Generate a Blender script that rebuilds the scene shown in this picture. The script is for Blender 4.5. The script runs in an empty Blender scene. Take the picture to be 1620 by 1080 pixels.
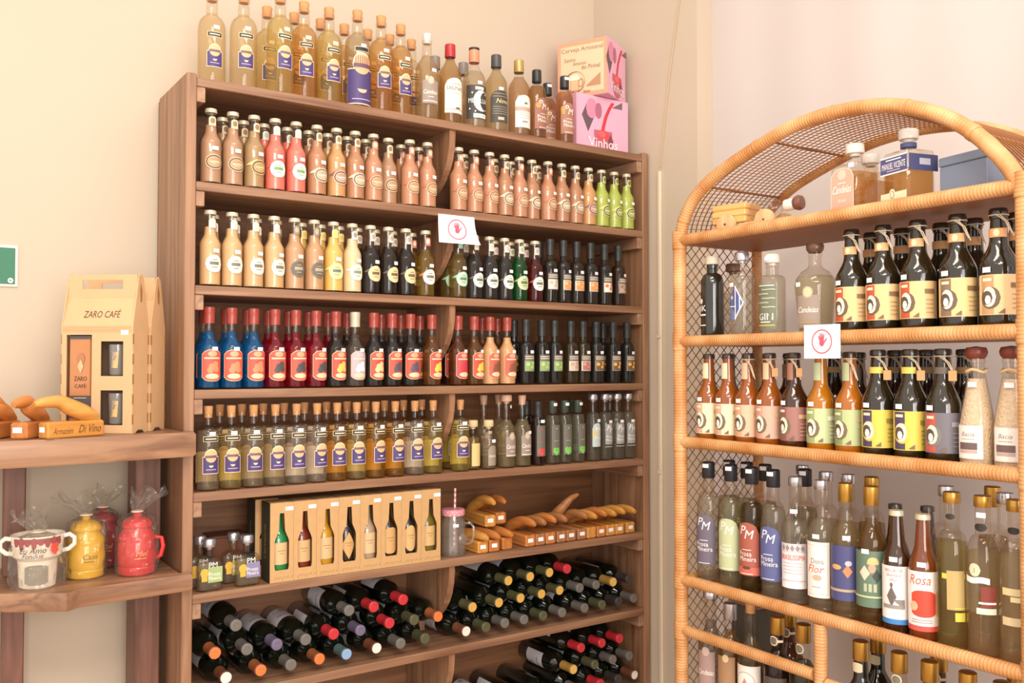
import bpy, math, random
from math import sin, cos, pi, radians, sqrt
from mathutils import Matrix, Vector
random.seed(7)
scene = bpy.context.scene
COL = scene.collection

# ------------------------------------------------------------------ camera
CAMZ = 1.5
TH = 0.59954
CT, ST = cos(TH), sin(TH)
FPX, PITCH, X0, Z0 = 1436.25, 0.025906, -0.8849, 2.45
CAMX, CAMY = -0.65187, -2.52203
cam = bpy.data.cameras.new('camera'); cam_o = bpy.data.objects.new('camera', cam); COL.objects.link(cam_o)
cam.sensor_width = 36.0; cam.lens = FPX / 1620 * 36.0; cam.clip_start = 0.05
cam_o.location = (CAMX, CAMY, CAMZ)
cam_o.rotation_euler = (pi / 2 + PITCH, 0, -TH)
scene.camera = cam_o

# ------------------------------------------------------------------ world, lights, exposure
w = bpy.data.worlds.new('room_light'); scene.world = w; w.use_nodes = True
bg = w.node_tree.nodes['Background']
bg.inputs[0].default_value = (1.0, 0.935, 0.87, 1); bg.inputs[1].default_value = 1.08

def area(name, loc, target, sx, sy, power, col):
    l = bpy.data.lights.new(name, 'AREA'); l.shape = 'RECTANGLE'; l.size = sx; l.size_y = sy
    l.energy = power; l.color = col
    o = bpy.data.objects.new(name, l); COL.objects.link(o); o.location = loc
    o.rotation_euler = (Vector(target) - Vector(loc)).to_track_quat('-Z', 'Y').to_euler()
    return o
area('front_key_light', (-0.3, -4.7, 1.7), (0.9, 0, 1.3), 1.6, 1.7, 48, (1.0, 0.95, 0.91))  # unseen soft key light, added in front to brighten the shelf interiors
area('streak_light', (-1.25, -4.3, 1.55), (0.8, 0, 1.35), 0.32, 1.7, 26, (1.0, 0.95, 0.91))  # tall narrow light added to put vertical streaks on the bottles
area('ceiling_light', (0.1, -1.6, 3.05), (0.4, -1.0, 0), 1.1, 0.3, 14, (1.0, 0.88, 0.75))
area('ceiling_light_far', (-1.0, -3.1, 3.1), (0.4, -0.2, 1.4), 1.4, 0.3, 24, (1.0, 0.89, 0.77))

def lamp(name, loc, power, r, col):
    l = bpy.data.lights.new(name, 'POINT'); l.energy = power; l.shadow_soft_size = r; l.color = col
    o = bpy.data.objects.new(name, l); COL.objects.link(o); o.location = loc
lamp('ceiling_bulb', (-0.9, -1.9, 2.85), 5, 0.05, (1.0, 0.88, 0.74))
lamp('ceiling_bulb_far', (-0.2, -2.6, 2.85), 5, 0.05, (1.0, 0.88, 0.74))

scene.view_settings.view_transform = 'Standard'
scene.view_settings.look = 'None'
scene.view_settings.gamma = 1.0
scene.view_settings.use_curve_mapping = False
scene.view_settings.exposure = 0.42
scene.cycles.transparent_max_bounces = 40
scene.cycles.max_bounces = 14

# ------------------------------------------------------------------ measuring helpers (real positions from the survey of the room)
def AX(px, Y, Z):
    """X on the bookcase for a picture column, at depth Y and height Z"""
    k = (px - 810) / FPX; cp, sp = cos(PITCH), sin(PITCH); h = Z - CAMZ
    return (k * ((Z0 + Y * CT) * cp + h * sp) - X0 + Y * ST) / (CT - k * ST * cp)
BL = Vector((1.141, -0.7193, 0)); PH = radians(-91)
BD = Vector((cos(PH), sin(PH), 0)); BN = Vector((-sin(PH), cos(PH), 0))
def B(u, v, z): return BL + BD * u + BN * v + Vector((0, 0, z))
def BU(px, v, Z):
    """distance along the rattan shelf front for a picture column"""
    lo, hi = -0.3, 1.5
    for _ in range(40):
        m = (lo + hi) / 2; P = B(m, v, Z)
        dx, dy = P.x - CAMX, P.y - CAMY
        x = dx * CT - dy * ST; z = dx * ST + dy * CT
        u = 810 + FPX * x / (z * cos(PITCH) + (Z - CAMZ) * sin(PITCH))
        if u < px: lo = m
        else: hi = m
    return m

# ------------------------------------------------------------------ materials
def lin(h):
    h = h.lstrip('#'); o = []
    for i in (0, 2, 4):
        v = int(h[i:i + 2], 16) / 255
        o.append(v / 12.92 if v <= 0.04045 else ((v + 0.055) / 1.055) ** 2.4)
    return (*o, 1)
MATS = {}
def mat(name, hexc, rough=0.5, metal=0.0, coat=0.0, noise=0.06, scale=30, bump=0.0, alpha=None, spec=0.5):
    if name in MATS: return MATS[name]
    m = bpy.data.materials.new(name); m.use_nodes = True; nt = m.node_tree; b = nt.nodes['Principled BSDF']
    c = lin(hexc)
    b.inputs['Roughness'].default_value = rough; b.inputs['Metallic'].default_value = metal
    b.inputs['Coat Weight'].default_value = coat; b.inputs['Coat Roughness'].default_value = 0.05
    b.inputs['Specular IOR Level'].default_value = spec
    if noise > 0:
        tc = nt.nodes.new('ShaderNodeTexCoord'); n = nt.nodes.new('ShaderNodeTexNoise'); n.inputs['Scale'].default_value = scale
        r = nt.nodes.new('ShaderNodeMapRange'); r.inputs[3].default_value = 1 - noise; r.inputs[4].default_value = 1 + noise
        mx = nt.nodes.new('ShaderNodeMix'); mx.data_type = 'RGBA'; mx.blend_type = 'MULTIPLY'; mx.inputs[0].default_value = 1
        nt.links.new(tc.outputs['Object'], n.inputs['Vector']); nt.links.new(n.outputs[0], r.inputs[0])
        mx.inputs[6].default_value = c; nt.links.new(r.outputs[0], mx.inputs[7]); nt.links.new(mx.outputs[2], b.inputs['Base Color'])
        if bump > 0:
            bp = nt.nodes.new('ShaderNodeBump'); bp.inputs[0].default_value = bump; bp.inputs[1].default_value = 0.01
            nt.links.new(n.outputs[0], bp.inputs['Height']); nt.links.new(bp.outputs[0], b.inputs['Normal'])
    else:
        b.inputs['Base Color'].default_value = c
    MATS[name] = m; return m

def wood(name, a, bcol, axis='x', rough=0.45, sc=1.0, coat=0.0):
    if name in MATS: return MATS[name]
    m = bpy.data.materials.new(name); m.use_nodes = True; nt = m.node_tree; b = nt.nodes['Principled BSDF']
    tc = nt.nodes.new('ShaderNodeTexCoord'); mp = nt.nodes.new('ShaderNodeMapping')
    s = {'x': (1.2, 22, 22), 'y': (22, 1.2, 22), 'z': (22, 22, 1.2)}[axis]
    mp.inputs['Scale'].default_value = tuple(v * sc for v in s)
    n = nt.nodes.new('ShaderNodeTexNoise'); n.inputs['Scale'].default_value = 1.6; n.inputs['Detail'].default_value = 7; n.inputs['Distortion'].default_value = 0.8
    cr = nt.nodes.new('ShaderNodeValToRGB'); cr.color_ramp.elements[0].color = lin(a); cr.color_ramp.elements[1].color = lin(bcol)
    cr.color_ramp.elements[0].position = 0.32; cr.color_ramp.elements[1].position = 0.68
    bp = nt.nodes.new('ShaderNodeBump'); bp.inputs[0].default_value = 0.12; bp.inputs[1].default_value = 0.004
    nt.links.new(tc.outputs['Object'], mp.inputs[0]); nt.links.new(mp.outputs[0], n.inputs['Vector'])
    nt.links.new(n.outputs[0], cr.inputs[0]); nt.links.new(cr.outputs[0], b.inputs['Base Color'])
    nt.links.new(n.outputs[0], bp.inputs['Height']); nt.links.new(bp.outputs[0], b.inputs['Normal'])
    b.inputs['Roughness'].default_value = rough; b.inputs['Coat Weight'].default_value = coat
    MATS[name] = m; return m

def rattan(name, a, bcol, wraps=220):
    if name in MATS: return MATS[name]
    m = bpy.data.materials.new(name); m.use_nodes = True; nt = m.node_tree; b = nt.nodes['Principled BSDF']
    tc = nt.nodes.new('ShaderNodeTexCoord'); n = nt.nodes.new('ShaderNodeTexNoise'); n.inputs['Scale'].default_value = 14; n.inputs['Detail'].default_value = 5
    cr = nt.nodes.new('ShaderNodeValToRGB'); cr.color_ramp.elements[0].color = lin(a); cr.color_ramp.elements[1].color = lin(bcol)
    cr.color_ramp.elements[0].position = 0.3; cr.color_ramp.elements[1].position = 0.7
    at = nt.nodes.new('ShaderNodeUVMap'); wv = nt.nodes.new('ShaderNodeTexWave'); wv.inputs['Scale'].default_value = wraps / 6.28
    wv.inputs['Distortion'].default_value = 0.6
    bp = nt.nodes.new('ShaderNodeBump'); bp.inputs[0].default_value = 0.35; bp.inputs[1].default_value = 0.002
    nt.links.new(tc.outputs['Object'], n.inputs['Vector']); nt.links.new(n.outputs[0], cr.inputs[0]); nt.links.new(cr.outputs[0], b.inputs['Base Color'])
    nt.links.new(at.outputs[0], wv.inputs['Vector']); nt.links.new(wv.outputs[1], bp.inputs['Height']); nt.links.new(bp.outputs[0], b.inputs['Normal'])
    b.inputs['Roughness'].default_value = 0.38
    MATS[name] = m; return m

def thin_glass(name, hexc='#f9f5ef', rough=0.03, ior=1.5):
    if name in MATS: return MATS[name]
    m = bpy.data.materials.new(name); m.use_nodes = True; nt = m.node_tree
    for n in list(nt.nodes):
        if n.type != 'OUTPUT_MATERIAL': nt.nodes.remove(n)
    out = nt.nodes['Material Output']
    t = nt.nodes.new('ShaderNodeBsdfTransparent'); t.inputs[0].default_value = lin(hexc)
    g = nt.nodes.new('ShaderNodeBsdfGlossy'); g.inputs['Roughness'].default_value = rough
    f = nt.nodes.new('ShaderNodeFresnel'); ge = nt.nodes.new('ShaderNodeNewGeometry'); mr = nt.nodes.new('ShaderNodeMapRange')
    mr.inputs[3].default_value = ior; mr.inputs[4].default_value = 1 / ior; nt.links.new(ge.outputs['Backfacing'], mr.inputs[0]); nt.links.new(mr.outputs[0], f.inputs[0])
    mx = nt.nodes.new('ShaderNodeMixShader')
    nt.links.new(f.outputs[0], mx.inputs[0]); nt.links.new(t.outputs[0], mx.inputs[1]); nt.links.new(g.outputs[0], mx.inputs[2])
    nt.links.new(mx.outputs[0], out.inputs[0])
    MATS[name] = m; return m

def cellophane(name):
    m = thin_glass(name, '#f7f5f0', 0.10, 1.42); nt = m.node_tree; out = nt.nodes['Material Output']; old = out.inputs[0].links[0].from_socket
    d = nt.nodes.new('ShaderNodeBsdfTranslucent'); d.inputs[0].default_value = (0.9, 0.87, 0.83, 1); d2 = nt.nodes.new('ShaderNodeBsdfDiffuse'); d2.inputs[0].default_value = (0.9, 0.87, 0.83, 1)
    m2 = nt.nodes.new('ShaderNodeMixShader'); m2.inputs[0].default_value = 0.5; nt.links.new(d.outputs[0], m2.inputs[1]); nt.links.new(d2.outputs[0], m2.inputs[2])
    mx = nt.nodes.new('ShaderNodeMixShader'); mx.inputs[0].default_value = 0.075; nt.links.new(old, mx.inputs[1]); nt.links.new(m2.outputs[0], mx.inputs[2]); nt.links.new(mx.outputs[0], out.inputs[0])
    tc = nt.nodes.new('ShaderNodeTexCoord'); n = nt.nodes.new('ShaderNodeTexVoronoi'); n.inputs['Scale'].default_value = 38; bp = nt.nodes.new('ShaderNodeBump'); bp.inputs[0].default_value = 0.9; bp.inputs[1].default_value = 0.02
    nt.links.new(tc.outputs['Object'], n.inputs['Vector']); nt.links.new(n.outputs[0], bp.inputs['Height'])
    for q in nt.nodes:
        if q.type in ('BSDF_GLOSSY', 'FRESNEL'): nt.links.new(bp.outputs[0], q.inputs['Normal'])
    return m

def thick_glass(name, hexc, white=0.08):
    m = thin_glass(name, hexc, 0.05, 1.8); nt = m.node_tree; out = nt.nodes['Material Output']; old = out.inputs[0].links[0].from_socket
    d2 = nt.nodes.new('ShaderNodeBsdfDiffuse'); d2.inputs[0].default_value = (0.85, 0.82, 0.78, 1)
    mx = nt.nodes.new('ShaderNodeMixShader'); mx.inputs[0].default_value = white; nt.links.new(old, mx.inputs[1]); nt.links.new(d2.outputs[0], mx.inputs[2]); nt.links.new(mx.outputs[0], out.inputs[0]); return m

def liquid(name, hexc, clear=0.55, milky=0.25):
    clear = 0.92; milky = milky * 0.8 + 0.09
    """see-through drink: part straight transmission, part refraction, a little haze"""
    if name in MATS: return MATS[name]
    m = bpy.data.materials.new(name); m.use_nodes = True; nt = m.node_tree
    for n in list(nt.nodes):
        if n.type != 'OUTPUT_MATERIAL': nt.nodes.remove(n)
    out = nt.nodes['Material Output']; c = lin(hexc)
    cs = tuple(min(1.0, v ** (0.22 if sum(c[:3]) > 0.55 else 0.36)) for v in c[:3]) + (1,)
    lf = 0.20 * min(c[:3]) / max(c[:3]); c = tuple(v + (1 - v) * lf for v in c[:3]) + (1,)
    t = nt.nodes.new('ShaderNodeBsdfTransparent'); t.inputs[0].default_value = cs
    r = nt.nodes.new('ShaderNodeBsdfRefraction'); r.inputs['Color'].default_value = cs; r.inputs['IOR'].default_value = 1.15; r.inputs['Roughness'].default_value = 0.05
    d = nt.nodes.new('ShaderNodeBsdfDiffuse'); d.inputs[0].default_value = c
    tl = nt.nodes.new('ShaderNodeBsdfTranslucent'); tl.inputs[0].default_value = c
    m1 = nt.nodes.new('ShaderNodeMixShader'); m1.inputs[0].default_value = 1 - clear
    m2 = nt.nodes.new('ShaderNodeMixShader'); m2.inputs[0].default_value = 0.5
    m3 = nt.nodes.new('ShaderNodeMixShader'); m3.inputs[0].default_value = milky
    nt.links.new(t.outputs[0], m1.inputs[1]); nt.links.new(r.outputs[0], m1.inputs[2])
    nt.links.new(d.outputs[0], m2.inputs[1]); nt.links.new(tl.outputs[0], m2.inputs[2])
    nt.links.new(m1.outputs[0], m3.inputs[1]); nt.links.new(m2.outputs[0], m3.inputs[2]); nt.links.new(m3.outputs[0], out.inputs[0])
    MATS[name] = m; return m

def lift(h, k):
    h = h.lstrip('#'); t = (0xf4, 0xdc, 0xc0); return '#' + ''.join('%02x' % int(int(h[i*2:i*2+2], 16) * (1 - k) + t[i] * k) for i in range(3))
def flat(hexc, rough=0.55): return mat('paint_' + hexc.strip('#') + ('g' if rough < 0.4 else ''), lift(hexc, 0.09), rough, noise=0.0)
def cream(hexc): return mat('cream_' + hexc.strip('#'), lift(hexc, 0.16), 0.35, noise=0.04, scale=40)
def glossy(hexc, rough=0.12): return mat('gloss_' + hexc.strip('#'), hexc, rough, coat=0.6, noise=0.0)

# ------------------------------------------------------------------ mesh builder
class MB:
    def __init__(s): s.v = []; s.f = []; s.m = []; s.ms = []; s.uv = {}
    def mi(s, m):
        if m not in s.ms: s.ms.append(m)
        return s.ms.index(m)
    def add(s, vs, fs, m):
        o = len(s.v); s.v += [tuple(v) for v in vs]; k = s.mi(m)
        for f in fs: s.f.append(tuple(i + o for i in f)); s.m.append(k)
        return s
    def box(s, a, b, m, M=None):
        x0, y0, z0 = a; x1, y1, z1 = b
        vs = [Vector(p) for p in ((x0,y0,z0),(x1,y0,z0),(x1,y1,z0),(x0,y1,z0),(x0,y0,z1),(x1,y0,z1),(x1,y1,z1),(x0,y1,z1))]
        if M: vs = [M @ v for v in vs]
        return s.add(vs, [(3,2,1,0),(4,5,6,7),(0,1,5,4),(1,2,6,5),(2,3,7,6),(3,0,4,7)], m)
    def bevbox(s, a, b, m, c=0.003, M=None):
        x0, y0, z0 = a; x1, y1, z1 = b
        vs = []; 
        for z, k in ((z0, c), (z0 + c, 0), (z1 - c, 0), (z1, c)):
            i, j = k, k
            q = c
            vs += [(x0+i+q,y0+j,z),(x1-i-q,y0+j,z),(x1-i,y0+j+q,z),(x1-i,y1-j-q,z),(x1-i-q,y1-j,z),(x0+i+q,y1-j,z),(x0+i,y1-j-q,z),(x0+i,y0+j+q,z)]
        vs = [Vector(v) for v in vs]
        if M: vs = [M @ v for v in vs]
        fs = [tuple(range(7, -1, -1)), tuple(range(24, 32))]
        for r in range(3):
            for i in range(8):
                j = (i + 1) % 8; fs.append((r*8+i, r*8+j, r*8+8+j, r*8+8+i))
        return s.add(vs, fs, m)
    def lathe(s, prof, m, seg=18, M=None, sq=0, sy=1.0, rn=0):
        """prof: (r,z); sq: corner power for square bottles; sy: flatness"""
        vs = []; fs = []; rings = []
        for r, z in prof:
            if r < 1e-6: rings.append([len(vs)]); vs.append(Vector((0, 0, z))); continue
            ring = []
            for i in range(seg):
                a = 2 * pi * i / seg; k = 1.0; yy = 1.0
                if sq and r > rn * 1.25:
                    k = 1 / (abs(cos(a)) ** sq + abs(sin(a)) ** sq) ** (1 / sq)
                if r > rn * 1.25: yy = sy
                ring.append(len(vs)); vs.append(Vector((r * k * cos(a), r * k * sin(a) * yy, z)))
            rings.append(ring)
        for A_, B_ in zip(rings, rings[1:]):
            n = max(len(A_), len(B_))
            for i in range(n):
                j = (i + 1) % n
                if len(A_) == 1 and len(B_) == 1: continue
                if len(A_) == 1: fs.append((A_[0], B_[j], B_[i]))
                elif len(B_) == 1: fs.append((A_[i], A_[j], B_[0]))
                else: fs.append((A_[i], A_[j], B_[j], B_[i]))
        if M: vs = [M @ v for v in vs]
        return s.add(vs, fs, m)
    def tube(s, pts, r, m, seg=8, cap=True):
        pts = [Vector(p) for p in pts]; n = len(pts); rad = r if isinstance(r, (list, tuple)) else [r] * n
        vs = []; fs = []; base = len(s.v); fb = len(s.f); up = Vector((0.13, 0.21, 0.97)).normalized(); L = 0; ls = []
        prev = None
        for i in range(n):
            t = (pts[min(i + 1, n - 1)] - pts[max(i - 1, 0)]).normalized()
            if prev is None:
                a = t.cross(up)
                if a.length < 1e-3: a = t.cross(Vector((1, 0, 0)))
                a.normalize()
            else:
                a = (prev - t * prev.dot(t)).normalized()
            prev = a; b = t.cross(a)
            if i: L += (pts[i] - pts[i-1]).length
            ls.append(L)
            for k in range(seg):
                an = 2 * pi * k / seg; vs.append(pts[i] + (a * cos(an) + b * sin(an)) * rad[i])
        for i in range(n - 1):
            for k in range(seg):
                j = (k + 1) % seg; fs.append((i*seg+k, i*seg+j, i*seg+seg+j, i*seg+seg+k))
        if cap: fs += [tuple(range(seg - 1, -1, -1)), tuple((n-1)*seg + k for k in range(seg))]
        s.add(vs, fs, m)
        for i in range(n):
            for k in range(seg): s.uv[base + i*seg + k] = (ls[i], k / seg)
        return s
    def extr(s, poly, d0, d1, m, f):
        """poly 2-D outline, extruded; f(x,y,d) -> point"""
        n = len(poly); vs = [f(x, y, d0) for x, y in poly] + [f(x, y, d1) for x, y in poly]
        fs = [tuple(range(n - 1, -1, -1)), tuple(range(n, 2 * n))] + [(i, (i+1) % n, n + (i+1) % n, n + i) for i in range(n)]
        return s.add(vs, fs, m)
    def mesh(s, name, smooth=True, angle=35):
        me = bpy.data.meshes.new(name); me.from_pydata(s.v, [], s.f)
        for m in s.ms: me.materials.append(m)
        me.polygons.foreach_set('material_index', s.m)
        if s.uv:
            l = me.uv_layers.new(name='UVMap')
            for lp in me.loops: l.data[lp.index].uv = s.uv.get(lp.vertex_index, (0, 0))
        me.update()
        if smooth:
            me.polygons.foreach_set('use_smooth', [True] * len(me.polygons))
            try: me.set_sharp_from_angle(angle=radians(angle))
            except Exception: pass
        return me
    def obj(s, name, parent=None, smooth=True, kind=None, M=None):
        o = bpy.data.objects.new(name, s.mesh(name, smooth)); COL.objects.link(o)
        if parent: o.parent = parent
        if M: o.matrix_local = M
        if kind: o['kind'] = kind
        return o

def link(name, me, parent=None):
    o = bpy.data.objects.new(name, me); COL.objects.link(o); o.parent = parent; return o
def tag(o, label, cat, group=None):
    o['label'] = label; o['category'] = cat
    if group: o['group'] = group
    return o
def thing(name, label, cat, loc=(0, 0, 0), rz=0.0, group=None):
    o = bpy.data.objects.new(name, None); COL.objects.link(o); o.empty_display_size = 0.02
    o.location = loc; o.rotation_euler = (0, 0, rz); return tag(o, label, cat, group)
def struct(o): o['kind'] = 'structure'; return o

# flat lettering as mesh, x centred, cap height 1
_TX = {}
def text2d(t, shear=0.0):
    k = (t, shear)
    if k in _TX: return _TX[k]
    cu = bpy.data.curves.new('lettering', 'FONT'); cu.body = t; cu.resolution_u = 2; cu.shear = shear; cu.fill_mode = 'FRONT'
    o = bpy.data.objects.new('lettering', cu); COL.objects.link(o)
    dg = bpy.context.evaluated_depsgraph_get(); dg.update()
    me = o.evaluated_get(dg).to_mesh()
    vs = [tuple(v.co[:2]) for v in me.vertices]; fs = [tuple(p.vertices) for p in me.polygons]
    o.evaluated_get(dg).to_mesh_clear(); bpy.data.objects.remove(o); bpy.data.curves.remove(cu)
    x0 = min(v[0] for v in vs); x1 = max(v[0] for v in vs); y0 = min(v[1] for v in vs); y1 = max(v[1] for v in vs)
    h = y1 - y0
    r = ([((x - (x0 + x1) / 2) / h, (y - (y0 + y1) / 2) / h) for x, y in vs], fs, (x1 - x0) / h); _TX[k] = r; return r

# label geometry: front of a bottle is local -Y
class Lab:
    """printed label: flat shapes wrapped on radius R (R=None: flat on plane y=-d)"""
    def __init__(s, R, d=None): s.mb = MB(); s.R = R; s.d = d; s.k = 0
    def P(s, x, z, off):
        if s.d is not None: return (x, -s.d - off, z)
        a = x / s.R; r = s.R + off; return (r * sin(a), -r * cos(a), z)
    def shape(s, kind, x, z, w, h, m, n=9):
        s.k += 1; off = 0.0006 + 0.00018 * s.k; vs = []; fs = []
        if kind in ('rect', 'tri'): n = max(3, int(w / 0.006) + 2)
        for i in range(n):
            u = -1 + 2 * i / (n - 1); lo, hi = -1, 1
            if kind == 'ell': hi = sqrt(max(0, 1 - u * u)); lo = -hi
            elif kind == 'arch': hi = 0.55 + 0.45 * sqrt(max(0, 1 - u * u))
            elif kind == 'dome': hi = -0.2 + 1.2 * sqrt(max(0, 1 - u * u))
            elif kind == 'shield': 
                e = max(0, 1 - abs(u) ** 3); hi = 0.72 + 0.28 * e; lo = -0.75 - 0.25 * e
            elif kind == 'dia': hi = 1 - abs(u); lo = -hi
            elif kind == 'tri': lo = -1; hi = u
            elif kind == 'moon': hi = sqrt(max(0, 1 - u * u)); lo = hi * 0.1
            elif kind == 'wave': lo = -1 + 0.25 * sin(u * 4); hi = 1 + 0.25 * sin(u * 4)
            vs += [s.P(x + u * w / 2, z + lo * h / 2, off), s.P(x + u * w / 2, z + hi * h / 2, off)]
        for i in range(n - 1): fs.append((2*i, 2*i+2, 2*i+3, 2*i+1))
        s.mb.add(vs, fs, m); return s
    def text(s, t, x, z, h, m, wmax=None, shear=0.0):
        s.k += 1; off = 0.0006 + 0.00018 * s.k
        vs, fs, wd = text2d(t, shear); sx = h
        if wmax and wd * h > wmax: sx = wmax / wd
        s.mb.add([s.P(x + a * sx, z + b * h, off) for a, b in vs], fs, m); return s

WHITE = flat('#f4efe8'); CREAMP = flat('#e9d3ae'); BLACK = flat('#1d1a19'); PURPLE = flat('#3a2b66'); GOLDP = flat('#b88d45')
TAGM = flat('#f3eef2')
GLASS = thin_glass('clear_glass')
GLASSG = thin_glass('green_tint_glass', '#cfe0c8')
CORK = mat('cork', '#c9925f', 0.8, noise=0.25, scale=160)
STEEL = mat('cap_steel', '#cfc3a6', 0.35, 0.25, noise=0)
GOLD = mat('cap_gold', '#c79b4a', 0.3, 0.8, noise=0)
SILV = mat('cap_silver', '#c8c8ce', 0.25, 0.85, noise=0)

# ------------------------------------------------------------------ bottle shapes
def prof(H, R, zs, zn, rn, rt=None, mode='o', lip=0.0015, liph=0.010, foot=0.004):
    rt = rt or rn; p = [(0, 0.001), (R * 0.88, 0.0), (R * 0.98, foot * 0.5), (R, foot)]
    N = 7
    for i in range(N + 1):
        t = i / N
        if mode == 'o': r = R + (rn - R) * (3*t*t - 2*t*t*t); z = zs + (zn - zs) * t
        elif mode == 'd': r = rn + (R - rn) * cos(t * pi / 2); z = zs + (zn - zs) * sin(t * pi / 2)
        else: r = R + (rn - R) * t; z = zs + (zn - zs) * t
        p.append((r, z))
    p += [(rt, H - liph - 0.001), (rt + lip, H - liph), (rt + lip, H - 0.001), (rt, H)]
    return p
def fill_prof(p, lvl, t=0.0022):
    q = [(0, 0.005)]; 
    pp = [(max(r - t, 0), max(z, 0.005)) for r, z in p[1:]]
    for (r0, z0), (r1, z1) in zip(pp, pp[1:]):
        if z0 > lvl: break
        q.append((r0, z0))
        if z1 > lvl >= z0:
            k = (lvl - z0) / (z1 - z0); q.append((r0 + (r1 - r0) * k, lvl)); break
    q.append((0, lvl)); return q
def cap_lathe(kind, top, rt, color=None):
    mb = MB()
    if kind == 'crown':
        mb.lathe([(rt + 0.0014, top - 0.011), (rt + 0.0030, top - 0.010), (rt + 0.0028, top - 0.004), (rt + 0.0018, top + 0.001), (rt * 0.7, top + 0.0022), (0, top + 0.0024)], color or STEEL, 14)
    elif kind == 'cork':
        mb.lathe([(0, top - 0.012), (rt * 0.86, top - 0.012), (rt * 0.9, top + 0.004), (rt * 1.02, top + 0.018), (rt * 0.9, top + 0.021), (0, top + 0.021)], color or CORK, 14)
    elif kind == 'screw':
        mb.lathe([(rt + 0.002, top - 0.020), (rt + 0.0028, top - 0.019), (rt + 0.0028, top - 0.004), (rt + 0.0022, top + 0.002), (rt + 0.001, top + 0.003), (0, top + 0.003)], color or STEEL, 16)
    elif kind == 'sleeve':
        mb.lathe([(rt + 0.0026, top - (0.055 if color is not None and 'black' in color.name else 0.043)), (rt + 0.0022, top - 0.030), (rt + 0.0026, top - 0.014), (rt + 0.0032, top - 0.012), (rt + 0.0030, top + 0.001), (rt, top + 0.003), (0, top + 0.003)], color or BLACK, 16)
    elif kind == 'tall':
        mb.lathe([(rt + 0.0022, top - 0.040), (rt + 0.0030, top - 0.039), (rt + 0.0026, top + 0.002), (rt, top + 0.004), (0, top + 0.004)], color or BLACK, 16)
    elif kind == 'wide':
        mb.lathe([(rt * 0.7, top - 0.006), (rt * 0.8, top), (rt + 0.004, top + 0.001), (rt + 0.005, top + 0.004), (rt + 0.005, top + 0.020), (rt + 0.003, top + 0.023), (0, top + 0.023)], color or STEEL, 16)
    elif kind == 'ball':
        mb.lathe([(rt, top - 0.002), (rt + 0.005, top + 0.004), (rt + 0.007, top + 0.012), (rt + 0.004, top + 0.021), (0, top + 0.024)], color or CORK, 16)
    elif kind == 'swing':
        mb.lathe([(rt, top - 0.004), (rt + 0.003, top - 0.002), (rt + 0.003, top + 0.006), (rt + 0.001, top + 0.011), (0, top + 0.013)], color or BLACK, 14)
    return mb

KINDS = {}
def kind(key, name, desc, P, liq, fill, cap, label=None, neck=None, glass=None, R=None, tagpos=None, sq=0, sy=1.0, rn=0, extra=None, cat='bottle', seg=18):
    parts = []
    R = R or max(r for r, z in P); H = P[-1][1]; rt = P[-1][0]
    mb = MB(); mb.lathe(P, glass or GLASS, seg, sq=sq, sy=sy, rn=rn); parts.append(('glass', mb))
    if liq is not None:
        mb = MB(); mb.lathe(fill_prof(P, fill), liq, seg, sq=sq, sy=sy, rn=rn); parts.append(('liquid', mb))
    if cap: parts.append(('cap', cap_lathe(cap[0], H, rt, cap[1] if len(cap) > 1 else None)))
    d = R * sy if sq else None
    if label:
        L = Lab(R, d); label(L); parts.append(('label', L.mb))
    if neck:
        L = Lab(neck[0]); neck[1](L); parts.append(('neck_label', L.mb))
    if tagpos:
        L = Lab(tagpos[2] if len(tagpos) > 2 else R, d if len(tagpos) < 3 else None); L.k = 9
        L.shape('rect', tagpos[0], tagpos[1], 0.016, 0.0105, TAGM); parts.append(('price_tag', L.mb))
    if extra: parts += extra
    KINDS[key] = dict(name=name, desc=desc, parts=parts, R=R, cat=cat, H=H, meshes=None)
def meshes(key):
    k = KINDS[key]
    if k['meshes'] is None: k['meshes'] = [(n, mb.mesh(n, True, 40)) for n, mb in k['parts']]
    return k['meshes']
ORD = 'first second third fourth fifth sixth seventh eighth ninth tenth eleventh twelfth thirteenth fourteenth fifteenth sixteenth seventeenth eighteenth nineteenth twentieth'.split()
PLACED = []   # (key, shelf, row, along, root)
def place(key, loc, rz, shelf, row, along):
    k = KINDS[key]; o = bpy.data.objects.new(k['name'], None); COL.objects.link(o); o.empty_display_size = 0.02
    o.location = loc; o.rotation_euler = (0, 0, rz)
    mine = {}
    for n, me in meshes(key): mine[n] = link(n, me, mine.get({'capsule_top': 'capsule', 'cap_top': 'cap', 'hang_tag': 'twine'}.get(n), o))
    PLACED.append((key, shelf, row, along, o)); return o
def label_placed():
    by = {}
    for key, shelf, row, along, o in PLACED: by.setdefault((KINDS[key]['desc'], shelf, row), []).append((along, o, key))
    for (desc, shelf, row), L in by.items():
        L.sort(key=lambda t: t[0]); end = 'coffee boxes' if 'bookcase' in shelf or 'wine' in shelf else 'bookcase'
        for i, (a, o, key) in enumerate(L):
            rw = ' back row,' if row == 'back' else ''
            if len(L) == 1: lab = f'{desc},{" back row," if rw else ""} {shelf}'
            else: lab = f'{ORD[i]} {desc} from {end},{rw} {shelf}'
            tag(o, lab, KINDS[key]['cat'], f'{desc}s, {shelf}')
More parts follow.
